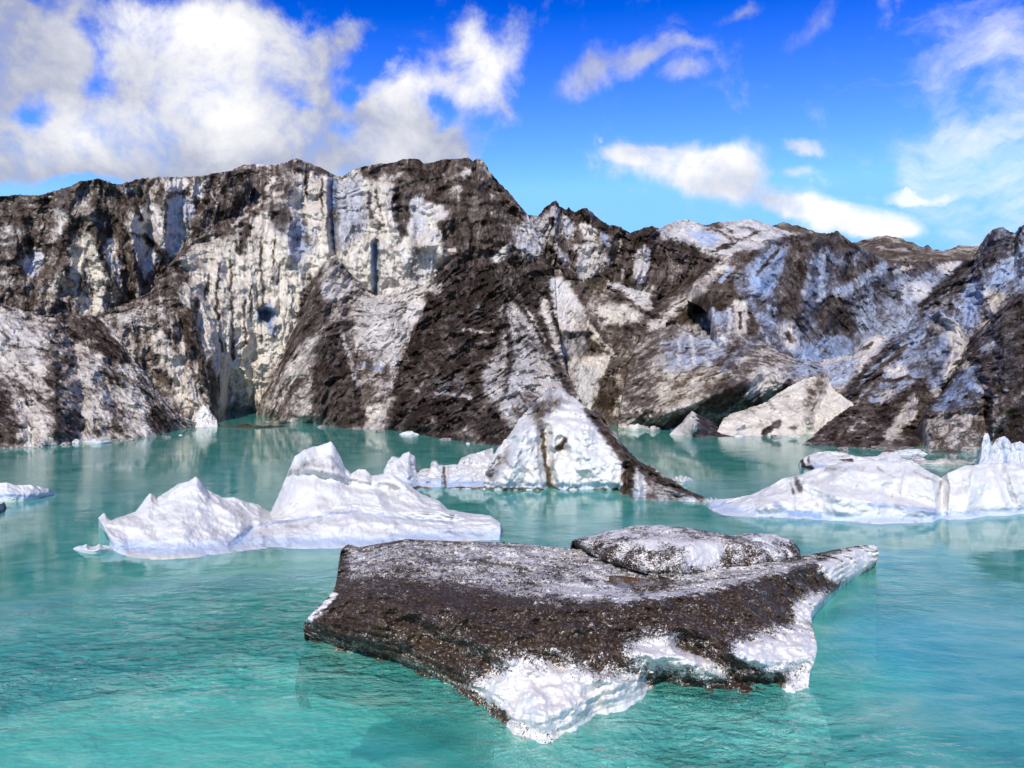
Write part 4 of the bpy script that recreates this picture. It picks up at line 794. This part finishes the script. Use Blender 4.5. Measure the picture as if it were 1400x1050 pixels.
fb.line([(418, 848), (440, 832), (458, 815)], 6, .15)
fb.line([(425, 874), (500, 892), (560, 905), (640, 948), (690, 985)], 13, .8, 0, .9); fb.line([(700, 995), (745, 1010), (775, 1002)], 8, .3, 0, .8)
fb.line([(890, 930), (975, 950), (1060, 938)], 14, .97); fb.line([(930, 880), (1000, 905), (1040, 925)], 12, .95)  # shade of the undercut and gully around the lobes, painted dark
fb.line([(600, 872), (700, 898)], 9, .84, 0, .2); fb.line([(520, 860), (640, 885)], 14, .95, 0, .6)
front = bpy.data.objects.new('iceberg', None); C.objects.link(front); front.location = (1.6, 13.5, 0)
tag(front, 'flat dark grit-covered iceberg with white lower edges, nearest to the viewer', 'iceberg')
def fpart(o):
    o.parent = front; o.matrix_parent_inverse = front.matrix_basis.inverted(); return o
Z = PZ
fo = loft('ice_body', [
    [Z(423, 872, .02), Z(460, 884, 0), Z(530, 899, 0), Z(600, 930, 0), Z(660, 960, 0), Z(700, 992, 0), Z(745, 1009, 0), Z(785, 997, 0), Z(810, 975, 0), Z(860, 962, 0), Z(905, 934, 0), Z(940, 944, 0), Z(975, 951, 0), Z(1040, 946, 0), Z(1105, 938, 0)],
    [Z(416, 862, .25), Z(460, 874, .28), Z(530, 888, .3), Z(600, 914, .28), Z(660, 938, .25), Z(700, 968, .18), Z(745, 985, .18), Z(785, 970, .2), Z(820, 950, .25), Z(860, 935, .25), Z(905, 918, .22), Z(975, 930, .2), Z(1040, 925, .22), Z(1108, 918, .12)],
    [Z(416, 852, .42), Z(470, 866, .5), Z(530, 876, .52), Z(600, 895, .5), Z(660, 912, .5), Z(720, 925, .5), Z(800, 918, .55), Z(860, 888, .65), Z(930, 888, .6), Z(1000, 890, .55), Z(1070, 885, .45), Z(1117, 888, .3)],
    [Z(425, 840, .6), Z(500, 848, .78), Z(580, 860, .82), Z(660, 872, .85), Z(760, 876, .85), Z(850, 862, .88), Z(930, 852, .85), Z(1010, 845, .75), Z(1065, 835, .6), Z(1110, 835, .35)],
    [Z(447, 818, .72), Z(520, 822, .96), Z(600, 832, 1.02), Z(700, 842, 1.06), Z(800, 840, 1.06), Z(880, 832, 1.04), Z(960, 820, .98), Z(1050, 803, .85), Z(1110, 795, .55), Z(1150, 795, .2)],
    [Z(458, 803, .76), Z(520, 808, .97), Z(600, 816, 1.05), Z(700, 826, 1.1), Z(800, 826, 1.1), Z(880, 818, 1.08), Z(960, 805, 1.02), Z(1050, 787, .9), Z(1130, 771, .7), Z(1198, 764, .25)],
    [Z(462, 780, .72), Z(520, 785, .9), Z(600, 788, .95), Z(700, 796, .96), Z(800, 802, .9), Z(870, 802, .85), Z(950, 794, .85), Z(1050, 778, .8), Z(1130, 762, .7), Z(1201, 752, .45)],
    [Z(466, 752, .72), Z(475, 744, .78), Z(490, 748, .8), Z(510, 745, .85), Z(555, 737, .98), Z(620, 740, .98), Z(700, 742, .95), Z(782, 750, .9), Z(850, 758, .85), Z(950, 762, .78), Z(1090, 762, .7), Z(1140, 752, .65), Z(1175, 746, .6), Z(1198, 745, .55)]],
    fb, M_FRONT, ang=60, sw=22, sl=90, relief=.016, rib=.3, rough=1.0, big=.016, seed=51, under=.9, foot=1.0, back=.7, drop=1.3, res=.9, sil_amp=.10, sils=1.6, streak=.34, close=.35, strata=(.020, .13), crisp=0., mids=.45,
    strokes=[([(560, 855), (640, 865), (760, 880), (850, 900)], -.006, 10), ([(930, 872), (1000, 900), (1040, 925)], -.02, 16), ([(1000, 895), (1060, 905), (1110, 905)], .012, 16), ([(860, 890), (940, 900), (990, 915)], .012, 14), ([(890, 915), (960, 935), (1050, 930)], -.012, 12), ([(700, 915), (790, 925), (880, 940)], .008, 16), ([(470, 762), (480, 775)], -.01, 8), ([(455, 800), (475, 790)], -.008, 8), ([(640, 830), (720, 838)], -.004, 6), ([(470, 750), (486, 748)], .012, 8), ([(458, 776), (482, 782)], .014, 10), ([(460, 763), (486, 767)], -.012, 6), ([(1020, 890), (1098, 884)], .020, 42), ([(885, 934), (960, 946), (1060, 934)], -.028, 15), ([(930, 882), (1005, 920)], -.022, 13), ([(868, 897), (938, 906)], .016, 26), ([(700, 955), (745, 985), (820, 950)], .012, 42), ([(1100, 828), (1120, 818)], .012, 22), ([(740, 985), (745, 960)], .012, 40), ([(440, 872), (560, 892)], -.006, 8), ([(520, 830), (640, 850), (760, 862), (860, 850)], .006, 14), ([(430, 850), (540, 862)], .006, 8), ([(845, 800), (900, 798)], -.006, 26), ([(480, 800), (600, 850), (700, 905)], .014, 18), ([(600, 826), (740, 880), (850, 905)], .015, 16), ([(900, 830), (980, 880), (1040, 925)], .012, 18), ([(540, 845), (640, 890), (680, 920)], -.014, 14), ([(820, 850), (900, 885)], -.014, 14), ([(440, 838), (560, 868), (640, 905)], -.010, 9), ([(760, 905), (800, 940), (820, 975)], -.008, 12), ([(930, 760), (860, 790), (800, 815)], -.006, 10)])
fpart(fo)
fs = Survey(.66, 0, .12); fs.poly([(940, 745), (990, 735), (985, 772), (940, 775)], .1, blur=5); fs.line([(785, 745), (830, 765), (900, 780)], 7, .75); fs.line([(990, 735), (993, 762)], 5, .7, 0, .3); fs.poly([(820, 730), (900, 722), (960, 735), (900, 755)], .4, blur=8)
sb = loft('upper_slab', [
    [Z(783, 746, .97), Z(830, 768, .96), Z(890, 786, .86), Z(930, 792, .78), Z(985, 786, .68), Z(1040, 780, .62), Z(1094, 770, .58)],
    [Z(781, 742, 1.04), Z(830, 760, 1.1), Z(890, 775, 1.04), Z(930, 777, 1.02), Z(985, 768, .96), Z(1040, 764, .92), Z(1095, 762, .72)],
    [Z(783, 739, 1.15), Z(830, 740, 1.32), Z(890, 745, 1.36), Z(940, 748, 1.34), Z(985, 745, 1.24), Z(1040, 745, 1.15), Z(1094, 756, .8)],
    [Z(785, 738, 1.15), Z(810, 732, 1.25), Z(840, 725, 1.35), Z(870, 719, 1.4), Z(900, 718, 1.4), Z(940, 722, 1.4), Z(985, 730, 1.28), Z(1000, 733, 1.22), Z(1020, 729, 1.24), Z(1060, 731, 1.15), Z(1085, 741, 1.0), Z(1094, 752, .82)]],
    fs, M_FRONT, ang=70, sw=22, sl=60, relief=.009, big=.012, rib=.3, rough=.9, seed=52, back=.9, drop=.5, res=.9, sil_amp=.10, sils=2, streak=.3, close=.25, strata=(.003, .1), strokes=[([(990, 730), (993, 765)], -.008, 8), ([(935, 745), (945, 780)], -.004, 8)])
part(fpart(sb), 'grey upper slab with a broken white edge')
m_pool, nt, out = new_mat('silty_meltwater'); n = N(nt)
tc = n('ShaderNodeTexCoord').outputs['Object']
nz = n('ShaderNodeTexNoise', {'Vector': tc, 'Scale': 4., 'Detail': 4}).outputs[0]
bs = n('ShaderNodeBsdfPrincipled', {'Base Color': n.ramp(nz, [(.35, (.16, .075, .02)), (.62, (.05, .045, .06))]), 'Roughness': .06})
nt.links.new(bs.outputs[0], out.inputs[0])
k = np.linspace(0, 2 * math.pi, 40, endpoint=False)
pv = []
for a in k:
    r = 1 + .22 * math.sin(3 * a + 1) + .12 * math.sin(5 * a)
    X, Y, _ = P3(*Z(862 + 48 * r * math.cos(a), 800 + 11 * r * math.sin(a), .9)); pv.append((X, Y, .905))
me = bpy.data.meshes.new('meltwater_pool'); me.from_pydata(pv + [(x, y, .6) for x, y, _ in pv], [], [list(range(39, -1, -1))] + [[i, (i + 1) % 40, 40 + (i + 1) % 40, 40 + i] for i in range(40)]); me.materials.append(m_pool)
po = bpy.data.objects.new('meltwater_pool', me); C.objects.link(po); fpart(po)

# ================================================================== WATER
m_w, nt, out = new_mat('glacial_lagoon_water'); n = N(nt)
tc = n('ShaderNodeTexCoord').outputs['Object']
def mapped(sc_, rz=0): return n('ShaderNodeMapping', {'Vector': tc, 'Scale': sc_, 'Rotation': (0, 0, rz)}).outputs[0]
w1 = n('ShaderNodeTexNoise', {'Vector': mapped((.85, 1.5, 1), .35), 'Scale': 1.0, 'Detail': 5, 'Roughness': .55, 'Distortion': .6}).outputs[0]
w2 = n('ShaderNodeTexNoise', {'Vector': mapped((4.5, 7.5, 1), -.2), 'Scale': 1.0, 'Detail': 4, 'Roughness': .6, 'Distortion': .4}).outputs[0]
w3 = n('ShaderNodeTexNoise', {'Vector': mapped((.16, .22, 1)), 'Scale': 1.0, 'Detail': 3}).outputs[0]
cl = n('ShaderNodeTexNoise', {'Vector': mapped((.45, .8, 1), .4), 'Scale': 1.0, 'Detail': 7, 'Roughness': .68, 'Distortion': 1.0}).outputs[0]
chop = n.ramp(w3, [(.38, (.25, .25, .25)), (.62, (1, 1, 1))])
hgt = n.math('ADD', n.math('MULTIPLY', w1, .55), n.math('MULTIPLY', w2, .26))
calm = n('ShaderNodeAttribute', attribute_name='chop').outputs['Fac']
bp = n('ShaderNodeBump', {'Strength': n.math('MULTIPLY', n.math('MULTIPLY', calm, n.math('ADD', calm, .05)), .95), 'Distance': .46, 'Height': hgt})
colr = n.ramp(cl, [(.28, (.03, .42, .36)), (.5, (.13, .72, .57)), (.68, (.42, .92, .72))])
df = n('ShaderNodeBsdfDiffuse', {'Color': colr, 'Normal': bp.outputs[0]})
tr = n('ShaderNodeBsdfTransparent', {'Color': (.74, 1, .97, 1)})
body = n('ShaderNodeMixShader', {0: .40, 1: tr.outputs[0], 2: df.outputs[0]})
gl = n('ShaderNodeBsdfGlossy', {'Color': (1, 1, 1, 1), 'Roughness': .05, 'Normal': bp.outputs[0]})
fr = n('ShaderNodeFresnel', {'IOR': 1.43, 'Normal': bp.outputs[0]}).outputs[0]
mx = n('ShaderNodeMixShader', {0: fr, 1: body.outputs[0], 2: gl.outputs[0]})
nt.links.new(mx.outputs[0], out.inputs[0])
rr = np.concatenate([np.linspace(2.5, 30, 620), np.geomspace(30.2, 150, 200), np.geomspace(160, 6000, 24)])
th = np.concatenate([np.linspace(-180, -48, 14)[:-1], np.linspace(-46, 46, 620), np.linspace(48, 180, 14)[1:]]) * math.pi / 180
R, T = np.meshgrid(rr, th, indexing='ij')
V = np.stack([R * np.sin(T), R * np.cos(T), np.zeros_like(R)], -1).reshape(-1, 3)
q = V * [.55, .8, 1]
RR = np.repeat(rr, len(th))
gust = .35 + 1.1 * sm(-.25, .35, fbm(V * .11 + 5, 2, 7))
shelter = (1 - .80 * sm(14, 24, RR + 3 * fbm(V * .15, 2, 8))) * (1 - .3 * sm(2, 7, V[:, 0]))
chop_ = np.clip(gust * shelter, 0, 1.5)
amp = .034 * chop_ * (1 - sm(60, 130, RR))
q2 = np.stack([q[:, 0] * .8 + q[:, 1] * .25, q[:, 1] * .9 - q[:, 0] * .2, q[:, 2]], -1)
V[:, 2] = amp * (ridged(q2 * 1.1, 3, 5, .5) * .8 + fbm(q2 * 3.2, 3, 6) * .5)
water = build('water', V, len(th), len(rr), None, m_w)
ca = water.data.attributes.new('chop', 'FLOAT', 'POINT'); ca.data.foreach_set('value', chop_.astype(np.float32)); water['kind'] = 'structure'
m_b, nt, out = new_mat('silt_bed'); n = N(nt)
tc = n('ShaderNodeTexCoord').outputs['Object']
nz = n('ShaderNodeTexNoise', {'Vector': tc, 'Scale': .3, 'Detail': 4}).outputs[0]
bs = n('ShaderNodeBsdfPrincipled', {'Base Color': n.ramp(nz, [(.3, (.20, .84, .72)), (.7, (.34, .95, .80))]), 'Roughness': .9})
nt.links.new(bs.outputs[0], out.inputs[0])
me = bpy.data.meshes.new('lake_bed'); S_ = 6000
me.from_pydata([(-S_, -S_, -3), (S_, -S_, -3), (S_, S_, -3), (-S_, S_, -3)], [], [(0, 1, 2, 3)]); me.materials.append(m_b)
bed = bpy.data.objects.new('lake_bed', me); C.objects.link(bed); bed['kind'] = 'structure'

# ================================================================== SKY WITH CLOUDS
wd = bpy.data.worlds.new('World'); sc.world = wd; wd.use_nodes = True
nt = wd.node_tree; nt.nodes.clear(); n = N(nt)
out = n('ShaderNodeOutputWorld')
sky = n('ShaderNodeTexSky'); sky.sky_type = 'NISHITA'; sky.sun_disc = False
sky.sun_elevation = SUN_EL; sky.sun_rotation = SUN_AZ; sky.air_density = 1.0; sky.dust_density = .3; sky.ozone_density = 3.0
hs = n('ShaderNodeHueSaturation', {'Hue': .5, 'Saturation': 1.1, 'Value': 1., 'Color': sky.outputs[0]}).outputs[0]
hs = n('ShaderNodeGamma', {0: hs, 1: 1.35}).outputs[0]
hs = n.mix(1., hs, (.36, .60, .94), 'MULTIPLY')
sp_ = n('ShaderNodeSeparateColor', {0: hs})
def chan(o_, a0, a1, b0, b1):
    v = n('ShaderNodeMapRange', {0: o_, 1: a0 / .12, 2: a1 / .12, 3: b0 / .12, 4: b1 / .12}, clamp=False).outputs[0]
    return n.math('MINIMUM', n.math('MAXIMUM', v, 0.), 1.15 * b1 / .12)
hs = n('ShaderNodeCombineColor', {0: chan(sp_.outputs[0], .047, .117, .004, .21), 1: chan(sp_.outputs[1], .20, .42, .118, .51), 2: chan(sp_.outputs[2], .76, .87, .74, .95)}).outputs[0]
dirv = n('ShaderNodeTexCoord').outputs['Generated']
sx = n('ShaderNodeSeparateXYZ', {0: dirv})
az = n.math('ARCTAN2', sx.outputs[0], sx.outputs[1]); el = n.math('ARCSINE', sx.outputs[2])
P = n('ShaderNodeCombineXYZ', {0: az, 1: el, 2: 0.}).outputs[0]
nv_ = n('ShaderNodeTexNoise', {'Vector': P, 'Scale': 9., 'Detail': 7, 'Roughness': .6})
warp = n('ShaderNodeVectorMath', {0: nv_.outputs['Color'], 1: (.5, .5, .5)}, operation='SUBTRACT').outputs[0]
warp = n('ShaderNodeVectorMath', {0: warp, 'Scale': .085}, operation='SCALE').outputs[0]
PW = n('ShaderNodeVectorMath', {0: P, 1: warp}, operation='ADD').outputs[0]
def ang_of(px, py):
    a = math.atan((px - HX) / F); return a, math.atan((HY - py) / F * math.cos(a))
def blobs(lst, src):
    tot = None
    for (px, py, rx, ry, rot, wgt) in lst:
        a, e = ang_of(px, py)
        mp = n('ShaderNodeMapping', {'Vector': src, 'Location': (a, e, 0), 'Rotation': (0, 0, math.radians(rot)), 'Scale': (rx / F, ry / F, 1)}, vector_type='TEXTURE').outputs[0]
        gd = n('ShaderNodeTexGradient', {'Vector': mp}, gradient_type='SPHERICAL').outputs[1]
        v = n.math('MULTIPLY', gd, wgt)
        tot = v if tot is None else n.math('ADD', tot, v)
    return tot
cum = [(60, 40, 150, 80, 0, 1.1), (20, 130, 110, 110, 0, .9), (260, 75, 175, 95, 0, 1.5), (330, 60, 120, 70, 0, 1.0), (330, 150, 260, 80, 0, 1.5), (130, 185, 210, 70, 0, 1.4), (400, 205, 230, 60, 0, 1.3), (20, 220, 110, 60, 0, 1.0),
       (480, 45, 75, 30, 15, .9), (450, 90, 60, 50, 0, .6), (560, 120, 85, 60, 30, 1.2), (560, 190, 110, 60, 0, 1.2), (655, 85, 75, 75, 50, 1.3), (690, 150, 30, 45, 0, .5), (715, 35, 40, 40, 50, .6), (620, 210, 60, 40, 0, .7), (-120, 120, 200, 150, 0, 1.2), (200, 235, 120, 30, 0, .7), (-200, 20, 220, 100, 0, 1)]
hol = [(q[0], q[1], q[2], q[3], q[4], q[5] * .75) for q in [(145, 65, 24, 48, 20, 1.0), (35, 143, 28, 24, 10, 1.2), (135, 110, 25, 26, 0, 1.0), (475, 125, 32, 24, -30, 1.0), (470, 175, 26, 26, 0, .7), (60, 258, 90, 22, 8, 1.4), (410, 132, 22, 12, 0, .6), (170, 30, 50, 30, 0, .5), (520, 70, 40, 40, 40, .6), (610, 140, 22, 40, 20, .5), (100, 20, 40, 25, 0, .4)]]
wsp = [(810, 92, 75, 34, 25, .9), (890, 70, 55, 26, 15, .75), (938, 98, 35, 24, 0, .6), (945, 55, 30, 18, 20, .45), (1000, 5, 50, 18, 10, .55), (1105, 42, 60, 30, 10, .5), (865, 188, 40, 12, 5, .5), (1185, 228, 22, 30, 40, .4), (1100, 214, 50, 16, -5, .75), (1260, 264, 55, 15, 0, .85), (822, 188, 10, 8, 0, .5)]
lent = [(935, 224, 118, 40, -14, 1.4), (995, 232, 72, 42, 10, .9), (1050, 272, 85, 24, -8, 1.0), (1100, 284, 70, 18, -5, .8), (1160, 305, 95, 26, -6, 1.3), (1215, 318, 60, 14, -5, .8), (875, 208, 62, 16, -4, .8), (1075, 240, 50, 10, 0, .5)]
cir = [(1360, 190, 130, 190, 30, .85), (1400, 260, 130, 110, 0, .8), (1310, 235, 110, 36, -22, .8), (1400, 120, 110, 120, 30, .5), (1500, 200, 200, 200, 0, .8), (1270, 80, 70, 60, 0, .15)]
fn = n('ShaderNodeTexNoise', {'Vector': P, 'Scale': 13., 'Detail': 10, 'Roughness': .62, 'Distortion': .25}).outputs[0]
fst = n('ShaderNodeMapping', {'Vector': PW, 'Rotation': (0, 0, math.radians(38)), 'Scale': (6, 15, 1)}).outputs[0]
fc_ = n('ShaderNodeTexNoise', {'Vector': fst, 'Scale': 1.6, 'Detail': 8, 'Roughness': .62}).outputs[0]
def dens(field, noise, k, lo, hi):
    v = n.math('ADD', field, n.math('MULTIPLY', n.math('SUBTRACT', noise, .5), k))
    return n('ShaderNodeMapRange', {0: v, 1: lo, 2: hi, 3: 0., 4: 1.}, interpolation_type='SMOOTHSTEP').outputs[0]
cfield = n.math('SUBTRACT', n.math('MINIMUM', blobs(cum, PW), .95), blobs(hol, PW))
d_c = dens(cfield, fn, 2.3, .1, 1.05)
d_w = n.math('MULTIPLY', dens(blobs(wsp, PW), fn, 1.2, .12, .75), .8)
PL = n('ShaderNodeVectorMath', {0: P, 1: n('ShaderNodeVectorMath', {0: warp, 'Scale': .35}, operation='SCALE').outputs[0]}, operation='ADD').outputs[0]
d_l = n.math('MULTIPLY', dens(n.math('MINIMUM', blobs(lent, PL), .9), fn, 1.7, .06, .95), .97)
d_i = n.math('MULTIPLY', dens(n.math('MINIMUM', blobs(cir, PW), .60), n.math('ADD', n.math('MULTIPLY', fc_, .8), n.math('MULTIPLY', fn, .2)), 2.4, .12, 1.25), .75)
dn = n.math('MAXIMUM', n.math('MAXIMUM', d_c, d_w), n.math('MAXIMUM', d_l, d_i))
# thickness shading of the clouds: bright rims and tops, grey lavender undersides
brt = blobs([(290, 60, 150, 90, 0, .9), (120, 180, 120, 50, 0, .7), (300, 155, 150, 50, 0, .6), (560, 115, 80, 50, 0, .8), (655, 80, 80, 70, 40, .9), (240, 30, 100, 40, 0, .4), (940, 212, 220, 70, 0, .95), (1130, 296, 220, 60, 0, .95), (530, 200, 80, 40, 0, .3), (1390, 200, 280, 280, 0, 1.3)], PW)
brt = n.math('ADD', brt, n.math('MULTIPLY', n.math('SUBTRACT', fn, .5), 1.6))
CL = 7.6
ccol = n.ramp(n.math('ADD', brt, .08), [(0.0, (.42, .45, .58)), (.42, (.70, .72, .80)), (1.0, (1.06, 1.05, 1.05))])
ccol = n('ShaderNodeVectorMath', {0: ccol, 'Scale': CL}, operation='SCALE').outputs[0]
mixed = n.mix(dn, hs, ccol)
bg = n('ShaderNodeBackground', {0: mixed, 1: .12})
nt.links.new(bg.outputs[0], out.inputs[0])
